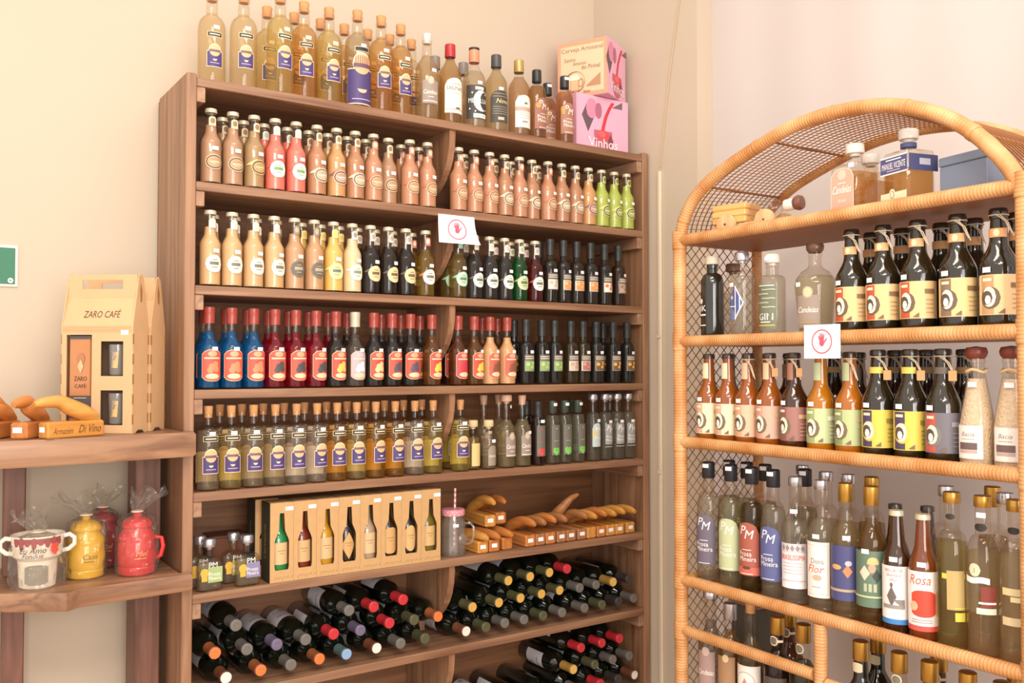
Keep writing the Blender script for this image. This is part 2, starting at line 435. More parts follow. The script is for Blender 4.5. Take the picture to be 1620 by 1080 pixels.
def relax(items, gap=0.0008, lo=None, hi=None, er=None):
    """items: [along, radius, ...] pushed apart so bottles do not cut into each other; er: clearance kept at the two ends"""
    if not items: return items
    items.sort(key=lambda t: t[0])
    for _ in range(500):
        for a, b in zip(items, items[1:]):
            d = a[1] + b[1] + gap - (b[0] - a[0])
            if d > 0: a[0] -= d / 2; b[0] += d / 2
        e0, e1 = (er or items[0][1]), (er or items[-1][1])
        if lo is not None and items[0][0] < lo + e0: items[0][0] = lo + e0
        if hi is not None and items[-1][0] > hi - e1: items[-1][0] = hi - e1
    return items

# ================================================================== the room
WALLM = mat('wall_plaster_cream', '#c6b5a0', 0.85, noise=0.03, scale=2.5, bump=0.05)
WALLW = mat('wall_plaster_white', '#cabeb8', 0.85, noise=0.03, scale=2.0, bump=0.05)
FLOORM = mat('floor_tile', '#a98a6a', 0.5, noise=0.15, scale=6)
W, D = 1.694, 0.316
RW = 1.702
struct(MB().box((-2.4, 0.330, 0), (RW + 0.2, 0.45, 3.4), WALLM).obj('wall_back', smooth=False))
struct(MB().box((RW, -0.246, 0), (RW + 0.2, 0.3299, 3.4), WALLM).obj('wall_right', smooth=False))
mb = MB(); N = 60; vs = []; fs = []
for i in range(N + 1):
    y = -0.2462 - 2.6 * i / N; x = RW + 0.075 + 0.004 * sin(y * 9) + 0.003 * sin(y * 23)
    vs += [(x, y, 0), (x, y, 3.4), (x + 0.1, y, 0), (x + 0.1, y, 3.4)]
for i in range(N):
    a = 4 * i; b = a + 4; fs += [(a, b, b + 1, a + 1), (a + 3, b + 3, b + 2, a + 2), (a + 1, b + 1, b + 3, a + 3)]
fs += [(0, 1, 3, 2), (4*N, 4*N+2, 4*N+3, 4*N+1)]
struct(mb.add(vs, fs, WALLW).obj('wall_right_recess'))
struct(MB().box((-2.4, -4.5, -0.1), (2.1, 0.45, 0), FLOORM).obj('floor', smooth=False))
# surface-run conduit and loose cord on the cream wall
PVC = mat('conduit_plastic', '#e3d2b6', 0.5, noise=0)
t = thing('cable_conduit', 'thin pale plastic cable conduit running down the cream wall', 'conduit', (0, 0, 0))
MB().bevbox((RW - 0.011, -0.066, 0.02), (RW - 0.0005, -0.052, 2.22), PVC, 0.002).obj('channel', t)
MB().bevbox((RW - 0.014, -0.068, 1.60), (RW - 0.0115, -0.050, 1.612), PVC, 0.001).obj('clip', t)
MB().bevbox((RW - 0.014, -0.068, 1.10), (RW - 0.0115, -0.050, 1.112), PVC, 0.001).obj('clip', t)
pts = [(RW - 0.004, -0.06 - 0.165 * s + 0.012 * sin(s * 3.1), 2.235 + 0.86 * s) for s in [i / 12 for i in range(13)]]
tag(MB().tube(pts, 0.0022, mat('cord_tan', '#c9ad8c', 0.6, noise=0), 6).obj('slack_wire'), 'thin tan cord slanting up the cream wall above the conduit', 'cord')
# green notice on the wall
sgn = thing('wall_sign', 'dark green sign with white border on the cream wall above the wood holders', 'sign', (-0.43, 0.3299, 1.773))
MB().bevbox((-0.075, -0.006, -0.057), (0.064, 0, 0.057), flat('#e6e2d6'), 0.001).obj('plate', sgn, False)
MB().box((-0.072, -0.0075, -0.053), (0.060, -0.0062, 0.053), flat('#d9dcd0')).obj('border', sgn, False)
MB().box((-0.069, -0.0090, -0.050), (0.057, -0.0078, 0.050), flat('#1f6a4c')).obj('panel', sgn, False)
L = Lab(0.1, 0.0085); L.k = 1; L.shape('ell', 0.046, -0.040, 0.014, 0.014, WHITE); L.shape('ell', 0.046, -0.040, 0.005, 0.005, flat('#1f6a4c'))
L.mb.obj('emblem', sgn, False)

# ================================================================== brown bookcase
WD_X = wood('stained_wood_board', '#76503a', '#a17a5c', 'x', 0.42)
WD_Z = wood('stained_wood_panel', '#7d573e', '#a97f5f', 'z', 0.42)
WD_Y = wood('stained_wood_cleat', '#8a644c', '#b08a6c', 'y', 0.5)
WD_B = wood('dark_back_board', '#6b4529', '#8d5f3d', 'x', 0.55)
SH = [CAMZ + h for h in (0.789, 0.502, 0.2175, -0.0676, -0.3466, -0.6207, -0.900, -1.18)]
ST_ = 0.025
PT = 0.028
bk = thing('bookcase', 'tall brown stained wooden bookcase packed with bottles against the cream wall', 'bookcase', (0, 0, 0))
for x in (0, W - PT): MB().bevbox((x, 0, 0), (x + PT, D - 0.012, SH[0] + 0.009), WD_Z, 0.0025).obj('side_panel', bk, False)
for i, z in enumerate(SH + [0.085]):
    MB().bevbox((PT + 0.0002, 0.0 if i else 0.001, z - ST_), (W - PT - 0.0002, D - 0.0125, z), WD_X, 0.0018).obj('shelf_board', bk, False)
MB().box((0.001, D - 0.012, 0.05), (W - 0.001, D, SH[0]), WD_B).obj('back_board', bk, False)
for z in SH[:8]:
    for x0, x1 in ((PT + 0.0003, PT + 0.024), (W - PT - 0.024, W - PT - 0.0003)):
        MB().bevbox((x0, 0.004, z - ST_ - 0.042), (x1, D - 0.013, z - ST_ - 0.0003), WD_Y, 0.0015).obj('cleat', bk, False)
    if z == SH[4]: continue
    # middle bracket under each board: hollowed front edge running back to the wall
    zt = z - ST_ - 0.0003; hh = 0.253 if z < 2.2 else 0.261
    poly = [(0.30, zt), (0.012, zt), (0.012, zt - 0.02)]
    for k in range(1, 9):
        a = k / 8 * pi / 2; poly.append((0.012 + 0.20 * (1 - cos(a)), zt - 0.02 - 0.19 * sin(a)))
    poly += [(0.212, zt - hh), (0.30, zt - hh)]
    MB().extr(poly, 0.835, 0.857, WD_Z, lambda y, zz, d: (d, y, zz)).obj('bracket', bk, False)

# ================================================================== side stand with two thick planks
PL = wood('plank_wood', '#74503c', '#a87e5e', 'x', 0.4, 0.8)
PO = wood('post_wood', '#5c3a2a', '#84594a', 'z', 0.5)
P1, P2 = CAMZ - 0.178, CAMZ - 0.556
st = thing('side_stand', 'brown wooden side stand with two thick rounded planks beside the bookcase', 'stand', (0, 0, 0))
def plank(outline, z0, z1):
    mb = MB(); n = len(outline); c = 0.006
    def inset(o, k):
        cx = sum(p[0] for p in o) / n; cy = sum(p[1] for p in o) / n
        return [(x + (cx - x) * k, y + (cy - y) * k) for x, y in o]
    R_ = [(inset(outline, 0.02), z0), (outline, z0 + c), (outline, z1 - c), (inset(outline, 0.02), z1)]
    vs = [(x, y, z) for o, z in R_ for x, y in o]; fs = [tuple(range(n - 1, -1, -1)), tuple(range(3 * n, 4 * n))]
    for r in range(3): fs += [(r*n+i, r*n+(i+1) % n, r*n+n+(i+1) % n, r*n+n+i) for i in range(n)]
    return mb.add(vs, fs, PL)
plank([(-0.72, 0.328), (-0.72, -0.06), (-0.55, -0.095), (-0.40, -0.102), (-0.20, -0.085), (-0.03, -0.058), (0.020, -0.050), (0.027, -0.004), (-0.003, -0.003), (-0.003, 0.328)], P1 - 0.064, P1).obj('plank', st)
plank([(-0.72, 0.328), (-0.72, 0.16), (-0.55, 0.09), (-0.43, 0.015), (-0.29, -0.070), (-0.255, -0.046), (-0.10, -0.036), (0.020, -0.028), (0.027, -0.004), (-0.003, -0.003), (-0.003, 0.328)], P2 - 0.045, P2).obj('plank', st)
for z0, z1 in ((P2 + 0.0003, P1 - 0.0643), (0.0, P2 - 0.0453)):
    MB().bevbox((-0.088, 0.145, z0), (-0.022, 0.255, z1), PO, 0.003).obj('post', st, False)
    MB().bevbox((-0.402, 0.200, z0), (-0.352, 0.255, z1), PO, 0.003).obj('post', st, False)

# ================================================================== rattan shelf
RA = rattan('rattan_cane', '#b4763c', '#d9a672', 260)
RD = mat('rattan_deck', '#9a5c25', 0.5, noise=0.2, scale=60)
RS = mat('rattan_strand', '#8a5528', 0.5, noise=0.15, scale=60)
RL = mat('rattan_weave_side', '#a9713b', 0.5, noise=0.15, scale=60)
BW, BDp = 0.935, 0.31
BH = [CAMZ + h for h in (0.343, 0.0645, -0.2103, -0.5848)]
BR4 = CAMZ - 0.7205; BH5 = 0.565
rs = thing('rattan_shelf', 'honey rattan shelf unit with arched top and woven cane sides', 'shelf', (0, 0, 0))
arch = [(0, 0.330), (0.012, 0.385), (0.035, 0.425), (0.066, 0.458), (0.12, 0.492), (0.18, 0.517), (0.28, 0.548), (0.38, 0.573), (0.473, 0.581), (0.559, 0.578), (0.638, 0.566), (0.713, 0.541), (0.782, 0.505), (0.835, 0.464), (0.885, 0.410), (0.918, 0.360), (0.935, 0.32)]
def crm(pts, n=4):
    out = []
    for i in range(len(pts) - 1):
        p0, p1, p2, p3 = (Vector(pts[max(i-1, 0)]), Vector(pts[i]), Vector(pts[i+1]), Vector(pts[min(i+2, len(pts)-1)]))
        for k in range(n):
            t = k / n; out.append(0.5 * ((2*p1) + (p2-p0)*t + (2*p0-5*p1+4*p2-p3)*t*t + (3*p1-p0-3*p2+p3)*t*t*t))
    out.append(Vector(pts[-1])); return out
arc = crm(arch, 3)
for v, r in ((0, 0.0165), (BDp, 0.013)):
    MB().tube([B(p.x, v, CAMZ + p.y) for p in arc], r, RA, 12).obj('arch', rs)
    for u in (0, BW): MB().tube([B(u, v, z) for z in (0.0, 0.5, 0.9, 1.3, CAMZ + 0.335)], r + 0.002, RA, 12).obj('post', rs)
for z in BH + [BH5]:
    for v in (0, BDp): MB().tube([B(0.012, v, z), B(BW / 2, v, z), B(BW - 0.012, v, z)], 0.0155 if v == 0 else 0.011, RA, 12).obj('rail', rs)
    for u in (0, BW): MB().tube([B(u, 0.012, z), B(u, BDp - 0.012, z)], 0.012, RA, 10).obj('side_rail', rs)
    mb = MB(); q = [B(u, v, zz) for zz in (z - 0.012, z + 0.002) for u, v in ((0.012, 0.012), (BW - 0.012, 0.012), (BW - 0.012, BDp - 0.01), (0.012, BDp - 0.01))]
    mb.add(q, [(0,1,2,3),(7,6,5,4),(0,4,5,1),(1,5,6,2),(2,6,7,3),(3,7,4,0)], RD).obj('shelf_deck', rs, False)
# guard rail and centre post at the bottom
MB().tube([B(0.012, 0, BR4), B(0.22, 0, BR4), B(0.44, 0, BR4)], 0.0145, RA, 12).obj('guard_rail', rs)
MB().tube([B(0.475, 0, BR4 - 0.012), B(0.7, 0, BR4 - 0.012), B(BW - 0.012, 0, BR4 - 0.012)], 0.0145, RA, 12).obj('guard_rail', rs)
MB().tube([B(0.457, 0, 0.03), B(0.457, 0, BR4), B(0.457, 0, BH[3] - 0.014)], 0.0155, RA, 12).obj('center_post', rs)
# binding where canes meet: one wrap each
for u in (0, BW):
    for z in BH + [BR4, BH5]: MB().tube([B(u, 0, z - 0.024), B(u, 0, z + 0.024)], 0.0205, RA, 12).obj('binding', rs)
for p in arc[4:-3:7]:
    i = arc.index(p); a, b = arc[i - 1], arc[i + 1]; d = (b - a).normalized() * 0.006
    MB().tube([B(p.x - d.x, 0, CAMZ + p.y - d.y), B(p.x + d.x, 0, CAMZ + p.y + d.y)], 0.0178, RA, 12).obj('binding', rs)
# lattice: diamond strands on each side, rows along the arched canopy
def strand(mb, a, b, r=0.0014): mb.tube([a, b], r, RS, 4, False)
for u in (0, BW):
    mb = MB(); z0, z1 = 0.58, CAMZ + 0.332; step = 0.0315; slope = 1.0
    zz = z0 - BDp * slope
    while zz < z1:
        for sgn_ in (1, -1):
            v0, v1 = 0.0, BDp
            za, zb = (zz, zz + BDp * slope) if sgn_ > 0 else (zz + BDp * slope, zz)
            def clipv(v, za=za, zb=zb): return za + (zb - za) * v / BDp
            # clip to z range
            ts = [0.0, 1.0]
            for lim in (z0, z1):
                if abs(zb - za) > 1e-6:
                    t_ = (lim - za) / (zb - za)
                    if 0 < t_ < 1: ts.append(t_)
            ts.sort(); 
            for t0, t1 in zip(ts, ts[1:]):
                zm = za + (zb - za) * (t0 + t1) / 2
                if z0 <= zm <= z1: strand(mb, B(u + 0.001 * sgn_, BDp * t0, za + (zb - za) * t0), B(u + 0.001 * sgn_, BDp * t1, za + (zb - za) * t1))
        zz += step
    mb.obj('lattice', rs, kind='stuff')
fine = crm(arch, 10)
L_ = [0]
for a, b in zip(fine, fine[1:]): L_.append(L_[-1] + (b - a).length)
def at_len(s):
    for i in range(len(L_) - 1):
        if L_[i+1] >= s: k = (s - L_[i]) / max(1e-9, L_[i+1] - L_[i]); return fine[i].lerp(fine[i+1], k)
    return fine[-1]
mb = MB(); s = 0.02
while s < L_[-1] - 0.02:
    p = at_len(s); q = at_len(min(L_[-1], s + 0.02)); strand(mb, B(p.x, 0, CAMZ + p.y), B(q.x, BDp, CAMZ + q.y), 0.0008); s += 0.0125
for k in range(1, 17):
    v = BDp * k / 17; mb.tube([B(p.x, v, CAMZ + p.y + 0.0018) for p in arc], 0.0019, RS, 4, False)
mb.obj('canopy_lattice', rs, kind='stuff')
for fr in (0.16, 0.36, 0.62, 0.84):
    p = at_len(L_[-1] * fr); MB().tube([B(p.x, 0, CAMZ + p.y), B(p.x, BDp, CAMZ + p.y)], 0.0034, RS, 8).obj('canopy_rod', rs)

# ================================================================== bottle kinds
# --- cream liqueur (crown cap) rows one and two
P_ICE = prof(0.211, 0.0302, 0.116, 0.150, 0.0178, 0.0140, 'o', 0.0008)
def lab_round(ring, inner, ink, side=None, z=0.062, off=0.004):
    def f(L):
        if side: L.shape('tri', off - 0.026, z + 0.012, 0.030, 0.016, flat(side))
        L.shape('ell', off, z, 0.050, 0.048, flat(ring), 13); L.shape('ell', off, z, 0.044, 0.042, flat(inner), 13)
        L.shape('rect', off, z + 0.001, 0.026, 0.009, flat(ink)); L.shape('rect', off, z - 0.010, 0.016, 0.0022, flat(ink))
        L.shape('rect', off, z + 0.011, 0.014, 0.002, flat(ink))
    return f
def lab_oval(ring, inner, ink, side=None, z=0.060, off=0.006):
    def f(L):
        if side: L.shape('tri', off - 0.026, z + 0.014, 0.032, 0.018, flat(side))
        L.shape('ell', off, z, 0.052, 0.042, flat(ring), 13); L.shape('ell', off, z, 0.048, 0.038, flat(inner), 13)
        L.shape('ell', off, z, 0.038, 0.028, flat(ring), 13); L.shape('ell', off, z, 0.035, 0.025, flat(ink), 13)
        L.shape('wave', off, z, 0.026, 0.004, flat(ring)); L.shape('rect', off, z - 0.006, 0.016, 0.0018, flat(ring))
    return f
def nk(c, c2): return (0.0166, lambda L: (L.shape('arch', 0.002, 0.176, 0.020, 0.026, flat(c)), L.shape('ell', 0.002, 0.177, 0.013, 0.016, flat(c2))))
def ice(key, desc, col, lab, neckc=('#d8c7a4', '#8c6a48'), see=False, lv=0.166):
    kind(key, 'liqueur_bottle', desc, P_ICE, liquid('liq_' + col.strip('#'), col, 0.6, 0.3) if see else cream(col), lv, ('crown',), lab, nk(*neckc), tagpos=(0.008, 0.098))
OV = ('#d9c39a', '#6d4a36', '#a98463')
ice('cocoa', 'mocha cream liqueur bottle with oval crest', '#a47a5e', lab_oval(*OV))
ice('olive', 'khaki cream liqueur bottle with gold label', '#98784f', lab_oval('#e0c07a', '#5d3d2a', '#a3825c', '#e0bd76'))
ice('coral', 'coral pink cream liqueur bottle', '#e8675c', lab_round('#f3ece0', '#f0ead8', '#6d9a5c', '#e8584c'), ('#f3ece0', '#b9c9a8'))
ice('choco', 'chocolate cream liqueur bottle with round label', '#a8714f', lab_oval('#eadfc4', '#7a5a44', '#b39b7c', '#e3d3ae'))
ice('caramel', 'caramel cream liqueur bottle with wine-red label', '#c58f58', lab_oval('#e4d2b4', '#6b3a3c', '#a98678', '#7c4a48'))
ice('rosecocoa', 'rosy cocoa liqueur bottle with red banner', '#b57a5a', lab_oval('#e2c49a', '#8a5a44', '#b08664', '#c9614c'), ('#d77a66', '#e7d0a8'))
ice('lime', 'lime green cream liqueur bottle', '#a3bd45', lab_oval('#e6e3a8', '#4d5a2c', '#8d9a52', '#c9cf6a'), ('#b7c66a', '#5d6a34'))
RDW = ('#f1ead8', '#efe6d2', '#6f6b58')
ice('coffee', 'tan coffee cream bottle with white label', '#cfa777', lab_round(*RDW), ('#efe6d6', '#d8cdb8'))
ice('ricec', 'hazel cream bottle with dark round label', '#b98d66', lab_round('#6f6555', '#5b5347', '#a79a84'), ('#8a7c68', '#b6a68c'))
ice('yellow', 'yellow cream liqueur bottle', '#e0b557', lab_round('#f3e6a4', '#f0df94', '#5d6a6a', '#eed16a'), ('#efd981', '#e3c463'))
ice('milk', 'ivory milk cream bottle', '#e3c9a0', lab_round('#f4eddc', '#efe6d0', '#7c8a6a', '#e3d6bd'), ('#efe6d6', '#8f8a80'))
DK = dict(see=True, lv=0.150)
ice('coffeedk', 'dark coffee liqueur bottle with beige label', '#4a3526', lab_round('#e9d3a2', '#e3cb96', '#6a553c', '#55453a'), ('#d9d2c4', '#a79c8a'), **DK)
ice('grape', 'dark liqueur bottle with white round label', '#43362e', lab_round('#efe8d8', '#f2ecdf', '#5c6650', '#5d5348'), ('#e5dfd2', '#c8c0b0'), **DK)
ice('peach', 'golden green liqueur bottle with orange and white labels', '#b99a3e', lab_round('#f2ecdf', '#f4efe2', '#6a6a58', '#e07a4a'), ('#e8795a', '#f0e6d6'), **DK)
ice('mint', 'golden liqueur bottle with mint label', '#a98d44', lab_round('#a9d8b4', '#b5dfbd', '#5d7a62', '#7dc3a0'), ('#9fd0c0', '#c9e6d8'), **DK)
ice('green', 'emerald green liqueur bottle', '#1f8a38', lab_round('#cfd6b4', '#b8c79a', '#55663c', '#8aa66a'), ('#d7dccb', '#9fb08a'), **DK)
ice('ruby', 'ruby red liqueur bottle with white round label', '#8e2c24', lab_round('#f2ecdf', '#f4efe2', '#5c6650', '#b0483c'), ('#d9c7c0', '#b59a90'), **DK)

# --- tall-sleeved infused spirits
P_SLV = prof(0.222, 0.0275, 0.128, 0.150, 0.0135, 0.0122, 'd')
SLVM = mat('black_sleeve', '#2b2b2a', 0.4, noise=0)
def lab_pic(pic, pic2=None, z=0.066, base='#ded6c6'):
    def f(L):
        L.shape('rect', 0.002, z + 0.008, 0.044, 0.058, flat('#5d544a')); L.shape('rect', 0.002, z - 0.002, 0.043, 0.034, flat(base))
        L.shape('rect', 0.002, z + 0.030, 0.038, 0.003, flat('#d8d0c2')); L.shape('rect', 0.002, z + 0.023, 0.038, 0.003, flat('#d8d0c2'))
        L.shape('rect', 0.004, z - 0.002, 0.038, 0.030, flat(pic))
        for a, b in ((-0.008, 0.006), (0.008, -0.004), (0.012, 0.009)): L.shape('ell', a, z - 0.002 + b, 0.014, 0.012, flat(pic2 or base))
    return f
def slv(key, desc, col, pic, pic2=None, base='#ded6c6', cap=None):
    kind(key, 'spirit_bottle', desc, P_SLV, liquid('slv_' + col.strip('#'), col, 0.6, 0.22), 0.168, ('sleeve', cap or SLVM), lab_pic(pic, pic2, base=base), tagpos=(0.008, 0.112))
slv('cashew', 'dark sleeved bottle with pale sketch label', '#4a3a28', '#ddd2c2', '#b9ab98')
slv('orange', 'dark sleeved bottle with orange fruit label', '#453a2c', '#e08a4a', '#f0b27a')
slv('orangew', 'dark sleeved bottle with white and orange label', '#453a2c', '#ece4d8', '#e0662e')
slv('ginger', 'dark brown sleeved bottle with faded label', '#5a4026', '#b59a84', '#8f6c58', '#a58a74')
slv('limed', 'dark sleeved bottle with green lime label', '#30261c', '#7fa05a', '#a9c77a', '#8aa070')
slv('pepper', 'olive sleeved bottle with pale pink label', '#6d5e2e', '#cfb5a2', '#b99a88')
slv('cranb', 'olive sleeved bottle with red berry label', '#6d5e2e', '#a9635a', '#c98a80')
slv('cinna', 'dark sleeved bottle with yellow cinnamon label', '#2c241c', '#5e4636', '#e8a93c', '#8d7b68')

# --- syrups with red caps
P_SYR = prof(0.226, 0.0310, 0.112, 0.150, 0.0150, 0.0130, 'o')
REDC = mat('red_seal', '#a04438', 0.25, noise=0.25, scale=60)
def lab_syr(base, pic, top='#e9a27a'):
    def f(L):
        L.shape('shield', 0.004, 0.066, 0.058, 0.088, flat('#e9b48a')); L.shape('shield', 0.004, 0.066, 0.055, 0.084, flat(base))
        L.shape('ell', 0.004, 0.098, 0.026, 0.015, flat(top)); L.shape('rect', 0.004, 0.086, 0.044, 0.004, flat('#f0d8b8'))
        for a, b in ((0.0, 0.0), (0.010, 0.006), (0.012, -0.008), (-0.004, -0.010)): L.shape('ell', a + 0.002, 0.063 + b, 0.017, 0.017, flat(pic))
        L.shape('ell', 0.004, 0.036, 0.038, 0.015, flat('#efc9a2'))
    return f
def syr(key, desc, col, base, pic, see=True, cap=None, lv=0.160, top='#e9a27a', clear=0.6):
    kind(key, 'syrup_bottle', desc, P_SYR, liquid('syr_' + col.strip('#'), col, clear, 0.3) if see else cream(col), lv, ('sleeve', cap or REDC), lab_syr(base, pic, top), tagpos=(0.010, 0.112))
syr('blue', 'bright blue syrup bottle with red-orange label', '#1c92e4', '#cf4a38', '#e0835c')
syr('crims', 'crimson syrup bottle with dark berry label', '#c4183a', '#cf4a3a', '#3f3f44')
syr('darkf', 'dark syrup bottle with yellow fruit label', '#3c2a22', '#c8452f', '#e6c05c')
syr('ashy', 'clear grey syrup bottle with pale lilac label', '#7c6c64', '#bda3ad', '#e8e6ee', cap=STEEL, top='#c9b4bc')
syr('cocobig', 'dark syrup bottle with wide red coconut label', '#3a2a22', '#cf4030', '#efcf94')
syr('acai', 'dark syrup bottle with purple berry label', '#35231d', '#cb4632', '#4c4658')
syr('passion', 'amber syrup bottle with yellow fruit label', '#a87034', '#cc4030', '#e9c94f')
syr('pinkl', 'amber syrup bottle with pink-red label', '#9c5c2a', '#d03a44', '#c62f3e')
syr('peachy', 'peach cream syrup bottle with red banner label', '#cc9866', '#c2503c', '#7c4a34', see=False)
syr('cherry', 'dark red syrup bottle with red label', '#5c1a16', '#a82c2c', '#7c2020')

# --- clear spirit with purple label
def lab_purple(z=0.082, s=1.0, big=False):
    def f(L):
        w_ = 0.036 * s
        L.shape('rect', 0, z + 0.055 * s, w_, 0.013 * s, CREAMP); L.shape('rect', 0, z + 0.055 * s, w_ - 0.003, 0.0105 * s, BLACK); L.shape('rect', 0, z + 0.055 * s, w_ * 0.7, 0.003 * s, CREAMP)
        L.shape('ell', 0, z + 0.015 * s, 0.030 * s, 0.034 * s, CREAMP, 13); L.shape('rect', 0, z - 0.006 * s, w_ + 0.002, 0.040 * s, CREAMP); L.shape('rect', 0, z - 0.006 * s, w_ - 0.001, 0.037 * s, PURPLE)
        L.shape('ell', 0, z + 0.015 * s, 0.026 * s, 0.029 * s, flat('#dcae7e'), 13); L.shape('rect', 0, z + 0.014 * s, 0.026 * s, 0.006 * s, flat('#6b4a5a'))
        L.shape('moon', 0, z - 0.006 * s, 0.010 * s, -0.010 * s, CREAMP); L.shape('rect', 0, z - 0.016 * s, 0.022 * s, 0.002 * s, flat('#b49ac0'))
    return f
P_CAC = prof(0.212, 0.0315, 0.150, 0.180, 0.0140, 0.0128, 'd')
def back_label(R, z, h, w_, col):
    mb = MB(); vs = []; n = 9
    for i in range(n):
        a = pi + (-1 + 2 * i / (n - 1)) * w_ / R / 2; vs += [((R + 0.0008) * sin(a), -(R + 0.0008) * cos(a), z - h / 2), ((R + 0.0008) * sin(a), -(R + 0.0008) * cos(a), z + h / 2)]
    mb.add(vs, [(2*i, 2*i+2, 2*i+3, 2*i+1) for i in range(n - 1)], flat(col)); return ('back_label', mb)
def cac(key, desc, col, back='#f0ead2'):
    kind(key, 'corked_bottle', desc, P_CAC, liquid('cac_' + col.strip('#'), col, 0.75, 0.08), 0.165, ('cork',), lab_purple(0.078, 1.18), tagpos=(0.003, 0.157), extra=[back_label(0.0315, 0.062, 0.084, 0.072, back)])
cac('pclear', 'clear corked bottle with purple label', '#dccfb4', '#d6c8a8')
cac('pstraw', 'straw corked bottle with purple label', '#e2cf90', '#f6ecb8')
cac('pgold', 'golden corked bottle with purple label', '#ddae58', '#f8d868')
cac('pyell', 'greenish yellow corked bottle with purple label', '#e2d27c', '#f6f0a8')
cac('pwhite', 'colourless corked bottle with purple label', '#e2dacc', '#fbf8f6')

P_TALL = prof(0.285, 0.0400, 0.185, 0.228, 0.0175, 0.0158, 'd', 0.002)
def tall(key, desc, col, lab=None, milky=0.08):
    kind(key, 'tall_corked_bottle', desc, P_TALL, liquid('tall_' + col.strip('#'), col, 0.7, milky), 0.236, ('cork',), lab or lab_purple(0.100, 1.18), tagpos=(0.004, 0.186))
tall('tpale', 'tall pale corked bottle with purple label', '#f0d9a6')
tall('tgreen', 'tall green-gold corked bottle with purple label', '#ead27c')
tall('tamber', 'tall amber corked bottle with purple label', '#e6ad58')
def lab_bigpurple(L):
    z = 0.10; L.shape('rect', 0, 0.175, 0.046, 0.015, CREAMP); L.shape('rect', 0, 0.175, 0.043, 0.012, BLACK)
    L.shape('ell', 0, z + 0.030, 0.060, 0.070, CREAMP, 13); L.shape('rect', 0, 0.060, 0.094, 0.110, CREAMP); L.shape('rect', 0, 0.060, 0.093, 0.104, PURPLE)
    L.shape('ell', 0, z + 0.028, 0.054, 0.062, flat('#d9a274'), 13)
    for a in range(-3, 4): L.shape('rect', a * 0.0065, z + 0.040, 0.0025, 0.026, flat('#8d5a48'))
    L.shape('rect', 0, z + 0.024, 0.052, 0.012, flat('#5a3a55')); L.shape('moon', 0, 0.052, 0.030, -0.026, flat('#e0b08a')); L.shape('rect', 0, 0.020, 0.06, 0.003, flat('#b49ac0'))
tall('tbig', 'tall clear corked bottle with large purple wraparound label', '#d3bd90', lab_bigpurple)

# --- assorted spirits atop the bookcase
P_SP = prof(0.262, 0.0385, 0.165, 0.215, 0.0160, 0.0150, 'o')
def lab_grey(w_=0.056, z=0.085, h=0.075):
    def f(L):
        g = flat('#8f7f74'); L.shape('rect', 0, z, w_, h, g); L.shape('ell', 0, z + h / 2, 0.024, 0.028, flat('#a3958a'), 13); L.shape('ell', 0, z + h / 2, 0.018, 0.020, flat('#c9b59a'), 11)
        L.text('Candeias', 0, z, 0.014, WHITE, w_ * 0.86, 0.35); L.shape('rect', 0, z - 0.030, w_ * 0.9, 0.0025, WHITE); L.shape('rect', 0, z - 0.016, 0.018, 0.002, WHITE)
    return f
kind('candas', 'spirit_bottle', 'pale spirit bottle with taupe script label', P_SP, liquid('sp1', '#d6b988', 0.7, 0.2), 0.21, ('cork', mat('frost_stopper', '#d9cdc4', 0.3, noise=0)), lab_grey(), tagpos=(0.010, 0.156))
def lab_salinas(L):
    L.shape('arch', 0, 0.088, 0.074, 0.115, flat('#efe4d4')); L.text('SALINAS', 0, 0.112, 0.0125, BLACK, 0.062); L.shape('rect', 0, 0.126, 0.034, 0.002, flat('#9c8468'))
    L.shape('rect', 0, 0.096, 0.034, 0.0015, flat('#b09a80')); L.shape('wave', 0, 0.042, 0.062, 0.004, flat('#c8a79c')); L.shape('ell', 0.008, 0.047, 0.020, 0.006, flat('#4a3a38'))
kind('salinas', 'spirit_bottle', 'amber spirit bottle with red cap and cream label', P_SP, liquid('sp2', '#c89a55', 0.7, 0.2), 0.215, ('tall', mat('red_cap', '#b32a2c', 0.35, noise=0)), lab_salinas)
def lab_moon(L):
    k = flat('#2e2a28'); L.shape('rect', 0, 0.082, 0.086, 0.112, k); L.shape('rect', 0.004, 0.128, 0.032, 0.010, WHITE)
    L.text('CACHACA', 0.004, 0.128, 0.006, k, 0.028)
    L.k += 1; off = 0.0006 + 0.00018 * L.k; vs = []; fs = []; n = 24; m = 6
    for i in range(n + 1):
        a = radians(55 + i * 250 / n)
        for j in range(m + 1):
            t_ = j / m; vs.append(L.P(0.010 + (1 - t_) * cos(a) * 0.028 + t_ * (0.014 + cos(a) * 0.020), 0.086 + (1 - t_) * sin(a) * 0.035 + t_ * sin(a) * 0.031, off))
    for i in range(n):
        for j in range(m): q = i * (m + 1) + j; fs.append((q, q + 1, q + m + 2, q + m + 1))
    L.mb.add(vs, fs, WHITE)
    L.text('MEIA LUA', 0, 0.086, 0.015, WHITE, 0.070); L.shape('rect', 0.006, 0.036, 0.048, 0.014, WHITE); L.text('OURO FINO', 0.006, 0.036, 0.006, k, 0.04)
    for a, b in ((-0.022, 0.112), (-0.03, 0.058), (-0.012, 0.050), (0.026, 0.108), (-0.002, 0.116)): L.shape('dia', a, b, 0.006, 0.007, WHITE, 3)
kind('meialua', 'spirit_bottle', 'clear spirit bottle with black moon and stars label', P_SP, liquid('sp3', '#d8c6a2', 0.75, 0.15), 0.19, ('tall', mat('peach_cap', '#dc8f6c', 0.4, noise=0)), lab_moon, tagpos=(0.004, 0.147),
     extra=[('cap_top', MB().lathe([(0.0180, 0.2662), (0.0180, 0.272), (0, 0.2725)], SLVM, 14))])
